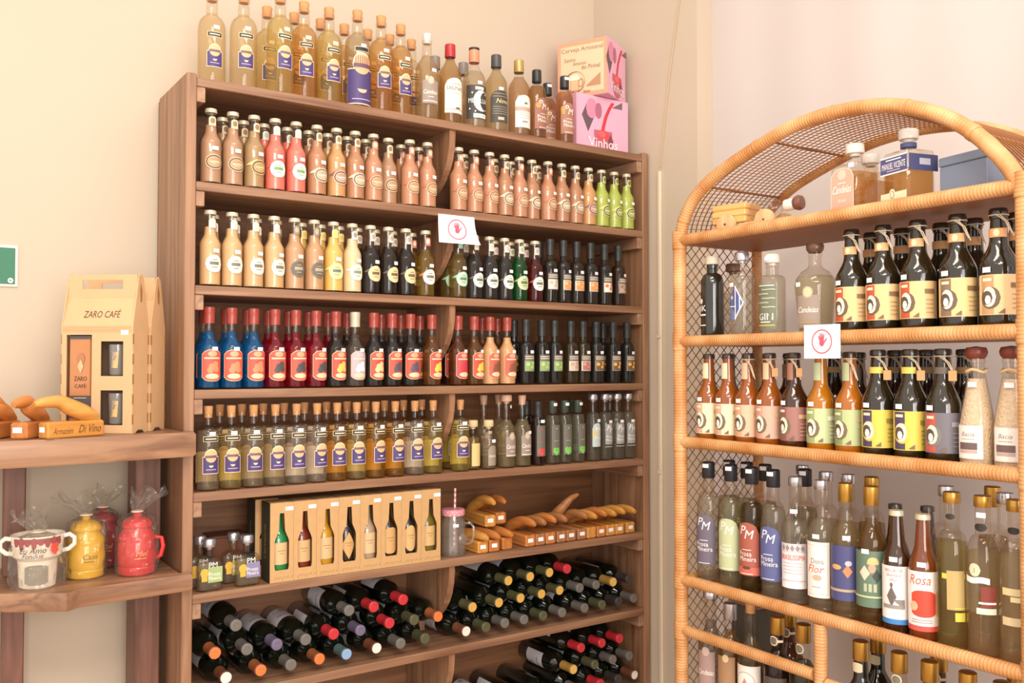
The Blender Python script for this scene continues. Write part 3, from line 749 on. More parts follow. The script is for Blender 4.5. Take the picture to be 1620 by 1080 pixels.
def lab_blackarch(L):
    k = flat('#37322b'); L.shape('arch', 0, 0.082, 0.074, 0.110, k); L.text('Nova', 0.006, 0.100, 0.015, flat('#e3cf8d'), 0.05, 0.3)
    for z in (0.125, 0.115, 0.08, 0.072, 0.064, 0.056): L.shape('rect', 0, z, 0.058, 0.0022, flat('#8d866f'))
    L.shape('rect', 0, 0.040, 0.022, 0.010, flat('#b9b3a2'))
kind('pitu', 'spirit_bottle', 'straw spirit bottle with black arched label', P_SP, liquid('sp4', '#cdb479', 0.7, 0.2), 0.218, ('tall', mat('grey_cap', '#4c4848', 0.4, noise=0)), lab_blackarch, tagpos=(0.0, 0.141))
def lab_whitearch(L):
    L.shape('arch', 0, 0.080, 0.070, 0.112, flat('#e9d9d2')); L.shape('ell', 0.004, 0.108, 0.014, 0.008, flat('#6a5a52')); L.shape('rect', 0, 0.088, 0.069, 0.014, flat('#b79a86'))
    L.shape('rect', 0, 0.044, 0.020, 0.005, flat('#8d7a70'))
    for z in (0.074, 0.066, 0.058): L.shape('rect', 0, z, 0.046, 0.0015, flat('#c4aca2'))
kind('whitelab', 'spirit_bottle', 'honey spirit bottle with gold cap and pale arched label', P_SP, liquid('sp5', '#c89c6c', 0.7, 0.25), 0.205, ('tall', mat('gold_cap2', '#b99a5c', 0.35, 0.4, noise=0)), lab_whitearch)
P_PM = prof(0.240, 0.0335, 0.150, 0.190, 0.0150, 0.0140, 'd')
def lab_prosa(base, foot=None, z0=0.03, z1=0.14, wrap=0.062):
    def f(L):
        c = flat(base); L.shape('arch', 0, (z0 + z1) / 2, wrap, z1 - z0, c); zc = (z0 + z1) / 2
        L.text('P', -0.010, z1 - 0.020, 0.022, WHITE, shear=0.25); L.text('M', 0.007, z1 - 0.030, 0.022, WHITE, 0.024, 0.25)
        L.shape('rect', 0, zc - 0.002, 0.024, 0.0016, WHITE); L.text('Prosa', -0.004, zc - 0.012, 0.012, WHITE, 0.034); L.text('Mineira', 0.002, zc - 0.025, 0.012, WHITE, 0.044)
        if foot: L.shape('rect', 0, z0 + 0.012, wrap, 0.020, flat(foot)); L.shape('ell', 0, z0 + 0.020, 0.022, 0.008, flat('#5a2a20'))
        L.shape('rect', 0, z0 + 0.005, 0.032, 0.0016, WHITE)
    return f
kind('pmtop', 'spirit_bottle', 'amber spirit bottle with dark cap and bronze script label', P_PM, liquid('sp6', '#b5803f', 0.7, 0.25), 0.185, ('tall', SLVM), lab_prosa('#9c6650'), tagpos=(0.0, 0.232, 0.0172),
     extra=[('medal', (lambda L: (L.shape('ell', -0.022, 0.118, 0.020, 0.020, GOLDP), L.shape('rect', -0.022, 0.105, 0.012, 0.012, GOLDP), L.mb)[2])(Lab(0.0345)))])
kind('pmplain', 'spirit_bottle', 'small amber spirit bottle with plain black cap', P_PM, liquid('sp7', '#b07a3a', 0.7, 0.25), 0.185, ('tall', SLVM), lab_prosa('#935a48'),
     extra=[('medal', (lambda L: (L.shape('ell', -0.018, 0.112, 0.020, 0.020, GOLDP), L.mb)[1])(Lab(0.0345)))])
kind('greycap', 'spirit_bottle', 'pale spirit bottle with grey cap', P_SP, liquid('sp8', '#cfb98e', 0.7, 0.2), 0.20, ('tall', mat('greytan_cap', '#8d8078', 0.4, noise=0)))

# --- row four right end
P_SM = prof(0.140, 0.0240, 0.095, 0.118, 0.0125, 0.0120, 'd')
kind('smallcork', 'small_bottle', 'small honey bottle with wooden stopper', P_SM, liquid('sm1', '#cdb063', 0.6, 0.3), 0.105, ('wide', mat('pale_stopper', '#d2b98e', 0.6, noise=0.1)), lambda L: L.shape('rect', 0, 0.05, 0.034, 0.075, flat('#d9bf7c')))
kind('smallgrey', 'small_bottle', 'small clear bottle with taupe script label', P_SM, liquid('sm2', '#bfae8c', 0.7, 0.2), 0.10, ('wide', mat('pale_stopper', '#d2b98e')), lambda L: (L.shape('arch', 0, 0.046, 0.036, 0.066, flat('#8f8272')), L.text('Candeias', 0, 0.045, 0.008, WHITE, 0.03, 0.3)), tagpos=(0.002, 0.094))
P_MD = prof(0.222, 0.0310, 0.125, 0.172, 0.0140, 0.0140, 'o')
kind('medgrey', 'spirit_bottle', 'clear spirit bottle with taupe script label and wooden stopper', P_MD, liquid('md1', '#c9b98c', 0.7, 0.2), 0.16, ('wide', mat('pink_stopper', '#c9a086', 0.6, noise=0.1)), lab_grey(0.046, 0.072, 0.068), tagpos=(0.010, 0.205, 0.016))
kind('medcork', 'spirit_bottle', 'clear bottle with tan stopper and label', P_MD, liquid('md1', '#c9b98c', 0.7, 0.2), 0.16, ('cork', mat('pink_stopper', '#c9a086')), lab_grey(0.046, 0.072, 0.068), tagpos=(0.010, 0.116))
P_HT = prof(0.218, 0.0265, 0.150, 0.176, 0.0128, 0.0122, 'd')
def lab_heart(col):
    def f(L):
        c = flat(col); L.shape('rect', 0, 0.085, 0.036, 0.105, flat('#5e5a52')); z = 0.045
        L.shape('ell', -0.006, z + 0.006, 0.014, 0.016, c); L.shape('ell', 0.006, z + 0.006, 0.014, 0.016, c); L.shape('dia', 0, z - 0.001, 0.026, 0.026, c, 5)
        L.shape('rect', 0, 0.082, 0.020, 0.002, c); L.shape('ell', 0, 0.125, 0.005, 0.006, c); L.shape('ell', -0.004, z + 0.006, 0.003, 0.004, flat('#3a4a34')); L.shape('ell', 0.004, z + 0.006, 0.003, 0.004, flat('#3a4a34'))
    return f
kind('heartred', 'spirit_bottle', 'dark bottle with red heart print', P_HT, liquid('ht1', '#4a2a20', 0.6, 0.2), 0.17, ('sleeve', SLVM), lab_heart('#d23f3c'), tagpos=(0.003, 0.152))
kind('heartgreen', 'spirit_bottle', 'clear bottle with green heart print', P_HT, liquid('ht2', '#a8ab94', 0.8, 0.1), 0.17, ('tall', mat('dark_green_cap', '#3c453a', 0.4, noise=0)), lab_heart('#6fc14e'), tagpos=(0.003, 0.208, 0.0158))
def lab_silver(L):
    L.shape('rect', 0, 0.095, 0.038, 0.075, flat('#8f9496')); L.text('P', -0.006, 0.118, 0.018, WHITE, shear=0.2); L.text('M', 0.007, 0.110, 0.018, WHITE, 0.02, 0.2); L.text('Prosa', 0, 0.086, 0.010, WHITE, 0.03); L.text('Mineira', 0, 0.074, 0.010, WHITE, 0.034)
    L.shape('rect', 0, 0.050, 0.04, 0.002, flat('#c8c8c2'))
kind('silver', 'spirit_bottle', 'clear slim bottle with silver script label', P_HT, liquid('ht3', '#a9a89c', 0.8, 0.1), 0.175, ('wide', SILV), lab_silver, tagpos=(0.003, 0.140))
def lab_aqua(L):
    L.shape('arch', 0, 0.095, 0.040, 0.085, flat('#b9c9c4')); L.shape('dia', -0.012, 0.100, 0.018, 0.03, flat('#d3c07c')); L.text('PM', 0.004, 0.115, 0.014, WHITE); L.text('Prosa', 0.004, 0.085, 0.010, WHITE, 0.03)
kind('aqua', 'spirit_bottle', 'clear slim bottle with pale aqua label', P_HT, liquid('ht3', '#a9a89c', 0.8, 0.1), 0.175, ('wide', SILV), lab_aqua, tagpos=(0.006, 0.146))

# --- rattan shelf spirits
P_GB = prof(0.205, 0.0310, 0.150, 0.182, 0.0140, 0.0135, 'd')
kind('blackglass', 'spirit_bottle', 'black glass bottle with white print and pale stopper', P_GB, None, 0, ('wide', mat('pale_wood_cap', '#cfc3ae', 0.5, noise=0)), lambda L: (L.shape('ell', -0.020, 0.105, 0.012, 0.014, WHITE), L.text('NK', -0.018, 0.086, 0.016, WHITE), L.shape('rect', -0.018, 0.068, 0.030, 0.004, WHITE), L.shape('rect', -0.018, 0.040, 0.030, 0.0025, WHITE)), glass=glossy('#1f1f18', 0.15))
def lab_blue(L):
    b = flat('#39457c'); L.shape('dia', -0.004, 0.095, 0.046, 0.090, WHITE, 5); L.shape('dia', -0.006, 0.095, 0.043, 0.084, b, 5); L.shape('ell', -0.014, 0.062, 0.020, 0.030, flat('#5f6aa0')); L.shape('ell', -0.014, 0.108, 0.008, 0.010, flat('#c2c8dc')); L.shape('rect', -0.012, 0.085, 0.022, 0.002, WHITE)
kind('bluedia', 'spirit_bottle', 'clear square-shouldered bottle with blue diamond label', P_GB, liquid('gb1', '#d2cfc4', 0.85, 0.1), 0.165, ('wide', SILV), lab_blue, tagpos=(-0.016, 0.142))
def lab_gin(L):
    g = flat('#5f6652'); L.shape('rect', 0, 0.078, 0.056, 0.115, g); L.text('GIN', 0, 0.054, 0.017, WHITE, 0.045); L.shape('rect', 0, 0.132, 0.046, 0.002, WHITE); L.shape('rect', 0, 0.032, 0.048, 0.003, flat('#d8a54c'))
    for i in range(5): L.shape('wave', (-1) ** i * 0.008, 0.078 + i * 0.011, 0.034, 0.003, flat('#a8ab94'))
    L.shape('rect', 0, 0.040, 0.026, 0.003, flat('#d6d6c8'))
P_GIN = prof(0.190, 0.0330, 0.148, 0.160, 0.0150, 0.0150, 'd')
kind('gin', 'spirit_bottle', 'stout clear bottle with grey-green gin label', P_GIN, liquid('gb2', '#d8d8ca', 0.85, 0.1), 0.152, ('wide', mat('clear_stopper', '#e0d8cc', 0.15, noise=0)), lab_gin, tagpos=(0.0, 0.201, 0.0205))
kind('hidclear', 'spirit_bottle', 'small clear bottle with brown stopper', P_GIN, liquid('gb2', '#d8d8ca'), 0.13, ('wide', mat('brown_stopper', '#6b4a38', 0.4, noise=0)))
P_DEC = [(0, 0.001), (0.034, 0), (0.038, 0.004), (0.046, 0.09), (0.0495, 0.125), (0.047, 0.142), (0.034, 0.160), (0.018, 0.170), (0.0150, 0.178), (0.0150, 0.196), (0.017, 0.198), (0.017, 0.208), (0.0150, 0.209)]
kind('decanter', 'decanter_bottle', 'flared clear decanter bottle with taupe script label', P_DEC, liquid('dec', '#d2c9a4', 0.8, 0.15), 0.150, ('ball', mat('brown_ball', '#6d4c3a', 0.25, noise=0)), lambda L: (L.shape('rect', 0.008, 0.062, 0.058, 0.078, flat('#8d7d70')), L.shape('ell', 0.008, 0.108, 0.026, 0.028, flat('#a89a88'), 13), L.shape('ell', 0.008, 0.108, 0.020, 0.022, flat('#cdb98f'), 11), L.text('Candeias', 0.008, 0.066, 0.014, WHITE, 0.05, 0.35), L.shape('rect', 0.008, 0.035, 0.05, 0.002, GOLDP)), R=0.0485, tagpos=(-0.018, 0.128))
# beers
AMB = glossy('#8a4711', 0.14); BRN = glossy('#3a1f0d', 0.12); GRNB = glossy('#231b0e', 0.12); DARKB = glossy('#20150f', 0.12)
def twine(R, z, col='#cdb48c', drop=0.055):
    mb = MB(); m = mat('twine_' + col.strip('#'), col, 0.8, noise=0.1)
    mb.tube([(R * 1.0 * cos(a), R * sin(a), z) for a in [i * 2 * pi / 14 for i in range(15)]], 0.0014, m, 5)
    mb.tube([(R * 0.3, -R, z), (R * 1.15, -R * 1.05, z - drop * 0.35), (R * 1.75, -R * 1.05, z - drop)], 0.0012, m, 5)
    mb.tube([(0.0, -R, z), (R * 0.9, -R * 1.12, z - drop * 0.3), (R * 1.6, -R * 1.15, z - drop * 0.9)], 0.0012, m, 5)
    return ('twine', mb)
def tagcard(R, z, col='#c99a68'):
    mb = MB(); mb.bevbox((R * 1.1, -R * 1.28, z - 0.022), (R * 1.1 + 0.017, -R * 1.28 + 0.0022, z), mat('kraft_tag', col, 0.8, noise=0.1), 0.0006); return ('hang_tag', mb)
P_B1 = prof(0.236, 0.0375, 0.128, 0.182, 0.0175, 0.0150, 'o', 0.002)
def lab_beer(strip, base, ring='#5d4a38', z=0.072, h=0.080, wrap=0.098, accent=None):
    def f(L):
        L.shape('rect', 0.014, z, wrap, h, flat(base)); L.shape('rect', -0.014, z, 0.026, h * 0.96, flat(strip)); L.shape('rect', -0.014, z + h * 0.38, 0.018, 0.006, flat('#efd9b8'))
        L.shape('ell', -0.008, z - 0.006, 0.038, 0.044, flat(ring), 13); L.shape('ell', -0.010, z - 0.004, 0.026, 0.040, flat('#efe2c8'), 11); L.shape('ell', -0.014, z - 0.006, 0.022, 0.028, flat('#4d3d31'), 11); L.shape('ell', -0.012, z - 0.010, 0.012, 0.018, flat('#eee8e0'), 9)
        L.shape('rect', 0.040, z + 0.018, 0.022, 0.010, flat(accent or '#7a5c3a')); 
        for k in range(4): L.shape('rect', 0.040, z - k * 0.009, 0.018, 0.0018, flat(accent or '#a58458'))
        L.shape('tri', 0.012, z - h * 0.4, 0.012, 0.010, flat('#6a5040'))
    return f
def beer1(key, desc, strip, base):
    kind(key, 'beer_bottle', desc, P_B1, None, 0, ('swing', glossy('#241c16', 0.2)), lab_beer(strip, base), (0.0180, lambda L: (L.shape('rect', 0, 0.197, 0.040, 0.018, flat('#d99d66')), L.shape('ell', 0, 0.197, 0.012, 0.014, flat('#f0d3a6')))), glass=GRNB, tagpos=(-0.014, 0.122), extra=[twine(0.0182, 0.233, '#cbb79a', 0.045)])
beer1('b1red', 'dark beer bottle with beige label and red band', '#b8482c', '#e3b77c')
beer1('b1brown', 'dark beer bottle with beige label and brown band', '#7a6250', '#e2bd7c')
beer1('b1tan', 'large dark beer bottle with plain beige label', '#b58a5c', '#e6be8a')
kind('b1back', 'beer_bottle', 'dark beer bottle with twine loop, half hidden', P_B1, None, 0, ('swing', glossy('#241c16', 0.2)), None, (0.0180, lambda L: L.shape('rect', 0, 0.197, 0.040, 0.018, flat('#c98e5c'))), glass=GRNB, extra=[twine(0.0182, 0.233, '#cbb79a', 0.045)])
P_B2 = prof(0.236, 0.0338, 0.118, 0.165, 0.0165, 0.0135, 'o', 0.002)
def beer2(key, desc, strip, base, glass=AMB, nkc='#e9d8b0', ring='#6a5a46', tie=False, accent='#c9a77c', card=False, R=None):
    ex = []
    if tie: ex.append(twine(0.0165, 0.222, '#d2bfa0', 0.05))
    if card: ex.append(tagcard(0.0165, 0.200))
    kind(key, 'beer_bottle', desc, P_B2, None, 0, ('crown', glossy('#3a2c22', 0.3)), lab_beer(strip, base, ring, 0.064, 0.082, 0.088, accent), (0.0168, lambda L: L.shape('rect', -0.003, 0.192, 0.020, 0.042, flat(nkc))), glass=glass, tagpos=(-0.010, 0.115), extra=ex)
beer2('b2cream', 'amber beer bottle with cream and pink label', '#d3a08c', '#ecd9b0', card=False)
beer2('b2pink', 'amber beer bottle with pink label and twine', '#cf9a80', '#dfae8e', nkc='#d9b48e', tie=True)
beer2('b2rose', 'amber beer bottle with dusty rose label and kraft tag', '#c8907e', '#d4a08c', nkc='#dcb894', tie=True, card=True)
beer2('b2plum', 'brown beer bottle with plum label', '#7c4c44', '#94615a', BRN, '#a06a58', tie=True, card=True)
beer2('b2green', 'amber beer bottle with pale green label', '#8fa06a', '#b4c48e', glossy('#a8660f', 0.14), '#b6c49a', accent='#e7ecd2')
beer2('b2sage', 'amber beer bottle with sage green label and bead twine', '#7d8f5a', '#a9b67e', glossy('#a05a10', 0.14), '#b0bd8e', tie=True)
P_B2D = prof(0.240, 0.0365, 0.120, 0.182, 0.0175, 0.0150, 'o', 0.002)
def beer2d(key, desc, strip, base, accent, foot):
    kind(key, 'beer_bottle', desc, P_B2D, None, 0, ('crown', glossy('#2c241c', 0.3)), lab_beer(strip, base, '#d8b54c' if base.startswith('#d') else '#6c6a62', 0.066, 0.084, 0.096, accent), (0.0182, lambda L: L.shape('rect', 0, 0.196, 0.034, 0.014, flat(foot))), glass=GRNB, tagpos=(-0.014, 0.118), extra=[twine(0.0180, 0.226, '#cbb79a', 0.04), tagcard(0.018, 0.196)])
beer2d('b2yel', 'dark beer bottle with yellow label and purple band', '#3f3150', '#d8bb43', '#8d7a2c', '#e0c24e')
beer2d('b2slate', 'dark beer bottle with slate label and red band', '#b5483f', '#5e5c66', '#8d8b92', '#5a5048')
kind('b2back', 'beer_bottle', 'brown beer bottle with crown cap, half hidden', P_B2, None, 0, ('crown', glossy('#2c241c', 0.3)), None, (0.0168, lambda L: L.shape('rect', -0.003, 0.192, 0.020, 0.036, flat('#8d6a4c'))), glass=BRN, extra=[twine(0.0165, 0.222, '#c2ab88', 0.05)])
kind('b2backd', 'beer_bottle', 'black-green beer bottle with twine, half hidden', P_B2D, None, 0, ('crown', glossy('#2c241c', 0.3)), None, (0.0182, lambda L: L.shape('rect', 0, 0.196, 0.034, 0.014, flat('#a5804c'))), glass=DARKB, extra=[twine(0.0180, 0.226, '#cbb79a', 0.04)])
P_CON = prof(0.222, 0.0345, 0.085, 0.190, 0.0165, 0.0150, 'c', 0.002)
kind('granola', 'grain_bottle', 'conical bottle of pale grain with brown cap', P_CON, mat('pale_grain', '#d8c3a8', 0.7, noise=0.35, scale=220, bump=0.4), 0.18, ('ball', mat('redbrown_cap', '#7c3a2a', 0.35, noise=0)),
     lambda L: (L.shape('rect', -0.004, 0.052, 0.054, 0.068, flat('#d8c5bb')), L.shape('rect', -0.004, 0.052, 0.050, 0.064, flat('#e9ded6')), L.text('Bacia', -0.006, 0.068, 0.009, flat('#7c6a64'), 0.034, 0.3), L.shape('rect', -0.006, 0.058, 0.026, 0.0015, flat('#a5948c')), L.shape('rect', -0.006, 0.044, 0.036, 0.014, flat('#5d4a48')), L.shape('rect', -0.006, 0.033, 0.036, 0.006, flat('#b59a90'))), tagpos=(0.0, 0.168, 0.022), extra=[('twine', MB().tube([(0.0185 * cos(a), 0.0185 * sin(a), 0.196 + 0.003 * sin(a * 3)) for a in [i * 2 * pi / 16 for i in range(17)]], 0.0035, mat('raffia', '#d3b78e', 0.8, noise=0.1), 6))])
# row B3
P_WB = prof(0.315, 0.0318, 0.185, 0.238, 0.0150, 0.0142, 'd', 0.002)
def pm(key, desc, base, col, foot=None):
    kind(key, 'spirit_bottle', desc, P_WB, liquid('pm_' + col.strip('#'), col, 0.8, 0.1), 0.225, ('tall', mat('black_cap', '#24242a', 0.4, noise=0)), lab_prosa(base, foot, 0.045, 0.180, 0.066), tagpos=(0.0, 0.309, 0.0172))
pm('pmpurple', 'clear spirit bottle with grey-purple script label', '#5d5468', '#c9c4b4')
pm('pmgreen', 'clear spirit bottle with pale green script label', '#b4bd90', '#c3c7a4')
pm('pmred', 'olive spirit bottle with brick red script label', '#9c4a3c', '#7a6430', '#c25c4c')
pm('pmblue', 'clear spirit bottle with indigo script label', '#4a5288', '#b7b3a4')
P_VB = [(0, 0.001), (0.031, 0), (0.0345, 0.004), (0.0345, 0.010), (0.033, 0.014), (0.0345, 0.018), (0.033, 0.030), (0.0345, 0.040), (0.0345, 0.150), (0.0330, 0.156), (0.0345, 0.164), (0.0340, 0.185), (0.031, 0.196), (0.022, 0.212), (0.0165, 0.225), (0.0150, 0.250), (0.0165, 0.270), (0.0145, 0.290), (0.0160, 0.291), (0.0160, 0.304), (0.0145, 0.305)]
P_VB = [(r * 0.945, z) for r, z in P_VB]
kind('viniss', 'spirit_bottle', 'ribbed clear bottle with white label and orange lettering', P_VB, liquid('vb1', '#d0cdc4', 0.85, 0.08), 0.20, ('screw', SILV), lambda L: (L.shape('rect', 0, 0.095, 0.072, 0.108, flat('#eae4e6')), L.shape('rect', 0, 0.138, 0.072, 0.022, flat('#cfc6c8')), *[L.shape('dia', -0.024 + i * 0.012, 0.138, 0.010, 0.016, flat('#8a7f86'), 5) for i in range(5)], L.text('BRASILISSIMA', 0, 0.116, 0.013, flat('#e2502c'), 0.060), *[L.shape('rect', -0.002, 0.102 - i * 0.008, 0.044, 0.0015, flat('#b5aaae')) for i in range(4)], L.shape('rect', 0, 0.060, 0.072, 0.002, flat('#b9a8b0'))), tagpos=(0.0, 0.225, 0.0175))
kind('paperlab', 'spirit_bottle', 'clear bottle with white framed label and red script', P_VB, liquid('vb2', '#d0cdb8', 0.85, 0.08), 0.215, ('screw', SILV), lambda L: (L.shape('rect', -0.004, 0.100, 0.062, 0.130, flat('#ece0d8')), L.shape('rect', -0.004, 0.100, 0.052, 0.116, flat('#cbb9b4')), L.shape('rect', -0.004, 0.100, 0.050, 0.113, flat('#ece0d8')), L.text('Dona', -0.002, 0.120, 0.012, flat('#6a5560'), 0.03), L.text('Flor', -0.006, 0.102, 0.018, flat('#d8583c'), 0.04, 0.3), L.shape('ell', -0.002, 0.082, 0.022, 0.014, flat('#dca08c')), L.shape('rect', -0.004, 0.060, 0.02, 0.002, flat('#b59a90'))), tagpos=(-0.004, 0.178))
kind('indigo', 'spirit_bottle', 'pale bottle with indigo painted label and gold cap', P_VB, liquid('vb3', '#c3b184', 0.8, 0.12), 0.22, ('tall', GOLD), lambda L: (L.shape('rect', 0, 0.105, 0.090, 0.125, flat('#3a3d72')), L.shape('ell', -0.014, 0.118, 0.026, 0.012, flat('#d8a05c')), L.shape('dia', 0.012, 0.110, 0.022, 0.030, flat('#c97c4a'), 5), L.shape('ell', 0.014, 0.128, 0.016, 0.012, flat('#b9b4c4')), L.shape('rect', 0, 0.066, 0.088, 0.006, flat('#b09a7c'))), tagpos=(0.010, 0.186))
kind('greenman', 'spirit_bottle', 'amber-topped bottle with teal painted label and gold cap', P_VB, liquid('vb4', '#a07a3a', 0.75, 0.15), 0.235, ('tall', GOLD), lambda L: (L.shape('rect', 0, 0.105, 0.090, 0.125, flat('#55705c')), L.shape('dia', -0.010, 0.118, 0.024, 0.034, flat('#e0c6ae'), 5), L.shape('ell', 0.006, 0.130, 0.016, 0.022, flat('#d8957c')), L.shape('dome', 0.008, 0.146, 0.024, 0.016, flat('#e3b578')), L.shape('dia', 0.016, 0.112, 0.020, 0.03, flat('#2f3a38'), 5), *[L.shape('rect', -0.008 + i * 0.010, 0.086, 0.007, 0.018, flat('#a8b090')) for i in range(3)], L.shape('rect', 0, 0.066, 0.088, 0.004, flat('#c3c492'))), tagpos=(-0.008, 0.166))
P_LN = prof(0.262, 0.0300, 0.150, 0.200, 0.0170, 0.0128, 'o', 0.002)
def lab_ln(foot, body):
    def f(L):
        L.shape('rect', 0, 0.083, 0.080, 0.125, flat('#efe8e4')); L.shape('rect', 0, 0.026, 0.080, 0.011, flat(foot)); body(L)
    return f
kind('lnblue', 'beer_bottle', 'brown longneck with white label and blue foot band', P_LN, None, 0, ('crown',), lab_ln('#2f7cc0', lambda L: (L.text('BELLA DE', 0, 0.136, 0.006, flat('#8a6a5c'), 0.036), L.text('Quintana', 0, 0.126, 0.007, flat('#8a6a5c'), 0.036, 0.2), L.text('2021', 0, 0.116, 0.006, flat('#8a6a5c'), 0.02), L.shape('dia', -0.004, 0.080, 0.020, 0.044, flat('#5d5552'), 5), L.shape('tri', 0.010, 0.064, 0.024, -0.020, flat('#7c7470')), L.shape('rect', -0.002, 0.058, 0.044, 0.008, flat('#8c8480')), L.shape('ell', -0.004, 0.105, 0.006, 0.010, flat('#5d5552')))), glass=BRN, tagpos=(0.0, 0.160, 0.029))
kind('lnred', 'beer_bottle', 'amber longneck with white label and red tomato print', P_LN, None, 0, ('crown',), lab_ln('#d24a44', lambda L: (L.text('Rosa', -0.004, 0.128, 0.020, flat('#d0553c'), 0.044, 0.3), L.shape('shield', 0.004, 0.078, 0.050, 0.056, flat('#cf3a28')), L.shape('ell', -0.016, 0.072, 0.018, 0.020, flat('#e0b08a')), L.shape('rect', 0, 0.044, 0.04, 0.002, flat('#a89a96')), L.shape('rect', 0, 0.039, 0.04, 0.002, flat('#a89a96')))), glass=glossy('#6b3312', 0.12), tagpos=(0.0, 0.160, 0.029))
kind('yellowbar', 'spirit_bottle', 'olive-clear bottle with yellow bar label and gold cap', P_WB, liquid('wb1', '#b3a560', 0.8, 0.12), 0.215, ('screw', GOLD), lambda L: (L.shape('rect', 0.006, 0.148, 0.046, 0.011, flat('#cfc23f')), L.shape('rect', 0.010, 0.120, 0.034, 0.080, flat('#b59c5e')), L.shape('rect', 0.018, 0.084, 0.020, 0.003, flat('#cfc23f')), L.shape('rect', 0.018, 0.066, 0.020, 0.018, flat('#cfc23f'))), (0.0155, lambda L: L.shape('ell', -0.002, 0.268, 0.020, 0.012, BLACK)))
kind('whitebar', 'spirit_bottle', 'clear bottle with white ribbon label and gold cap', P_WB, liquid('wb2', '#c9b88c', 0.85, 0.1), 0.205, ('screw', GOLD), lambda L: (L.shape('ell', -0.010, 0.172, 0.024, 0.026, CREAMP), L.text('1', -0.010, 0.171, 0.010, flat('#6a7a9a')), L.shape('wave', -0.006, 0.152, 0.048, 0.012, WHITE), L.shape('rect', 0.016, 0.120, 0.028, 0.042, flat('#7c2a22')), L.shape('rect', 0.014, 0.108, 0.032, 0.004, WHITE), L.shape('rect', 0.012, 0.092, 0.036, 0.012, flat('#d5dfc8'))), (0.0155, lambda L: L.shape('ell', -0.002, 0.255, 0.026, 0.016, BLACK)), tagpos=(0.0, 0.280, 0.0158))
kind('palebar', 'spirit_bottle', 'pale clear bottle with beige label and gold cap', P_WB, liquid('wb3', '#cbb98f', 0.85, 0.12), 0.21, ('screw', GOLD), lambda L: (L.shape('rect', 0.004, 0.142, 0.05, 0.014, flat('#d6c490')), L.shape('rect', 0.010, 0.128, 0.03, 0.010, flat('#e6d4a0')), L.shape('rect', 0.004, 0.085, 0.05, 0.016, flat('#d2bd93'))), (0.0155, lambda L: L.shape('ell', -0.002, 0.258, 0.026, 0.014, BLACK)))
kind('backblack', 'spirit_bottle', 'clear spirit bottle with black cap, half hidden', P_WB, liquid('wb4', '#a99f7c', 0.8, 0.1), 0.22, ('tall', mat('black_cap', '#24242a')), lab_prosa('#6a6048', None, 0.045, 0.18, 0.066), tagpos=(0.0, 0.309, 0.0172))
kind('backclear', 'spirit_bottle', 'clear spirit bottle with silver cap, half hidden', P_WB, liquid('wb5', '#bfb49c', 0.85, 0.1), 0.20, ('screw', SILV))
kind('backgold', 'spirit_bottle', 'amber spirit bottle with gold cap, half hidden', P_WB, liquid('wb6', '#a3804a', 0.8, 0.1), 0.21, ('tall', GOLD))
kind('backbeer', 'beer_bottle', 'brown longneck, half hidden', P_LN, None, 0, ('crown', glossy('#2c241c', 0.3)), None, glass=BRN)
# lowest rattan row
P_LO = prof(0.300, 0.0345, 0.180, 0.225, 0.0160, 0.0150, 'o', 0.002)
kind('lodk', 'spirit_bottle', 'dark bottle with silver cap and pink script label', P_LO, liquid('lo1', '#8d7f72', 0.75, 0.15), 0.24, ('wide', SILV), lambda L: (L.shape('rect', 0, 0.120, 0.050, 0.090, flat('#9c7f78')), L.shape('ell', 0, 0.165, 0.022, 0.024, flat('#c2a89c')), L.text('Candeias', 0, 0.110, 0.014, WHITE, 0.045, 0.3)), tagpos=(-0.008, 0.205))
kind('loamb', 'spirit_bottle', 'honey bottle with pearl cap and bronze label', P_LO, liquid('lo2', '#a9803f', 0.75, 0.15), 0.23, ('tall', SILV), lambda L: (L.shape('rect', 0, 0.110, 0.05, 0.12, flat('#9a7350')), L.shape('ell', 0, 0.165, 0.018, 0.02, flat('#d8b98c'))))
kind('losanta', 'spirit_bottle', 'bulbous clear bottle with white and red label', P_VB, liquid('lo3', '#b59a64', 0.75, 0.15), 0.23, ('cork',), lambda L: (L.shape('rect', 0, 0.110, 0.085, 0.11, flat('#efe6e0')), L.shape('ell', 0, 0.120, 0.055, 0.06, flat('#c9a79c'), 13), L.shape('ell', 0, 0.120, 0.05, 0.055, flat('#efe6e0'), 13), L.shape('dia', 0, 0.120, 0.014, 0.03, flat('#c97a70'), 5), L.shape('rect', 0, 0.080, 0.085, 0.028, flat('#b8283a')), L.text('Leandro', 0, 0.080, 0.016, WHITE, 0.05, 0.3)))
kind('lodark', 'spirit_bottle', 'dark amber bottle with round neck medallion', P_LO, liquid('lo4', '#5c3420', 0.6, 0.2), 0.255, ('tall', GOLD), lambda L: L.shape('rect', 0, 0.12, 0.07, 0.08, flat('#4a3f3a')), (0.0180, lambda L: (L.shape('ell', -0.004, 0.246, 0.024, 0.024, CREAMP), L.shape('ell', -0.004, 0.246, 0.019, 0.019, flat('#6a5a4a')), L.shape('rect', 0.012, 0.246, 0.016, 0.006, CREAMP))))
kind('loolive', 'spirit_bottle', 'olive bottle with gold cap and neck medallion', P_LO, liquid('lo5', '#6d6438', 0.6, 0.2), 0.215, ('tall', GOLD), lambda L: L.shape('rect', 0, 0.12, 0.07, 0.08, flat('#55503c')), (0.0180, lambda L: (L.shape('ell', -0.004, 0.246, 0.024, 0.024, CREAMP), L.shape('ell', -0.004, 0.246, 0.019, 0.019, flat('#6a6a58')))))
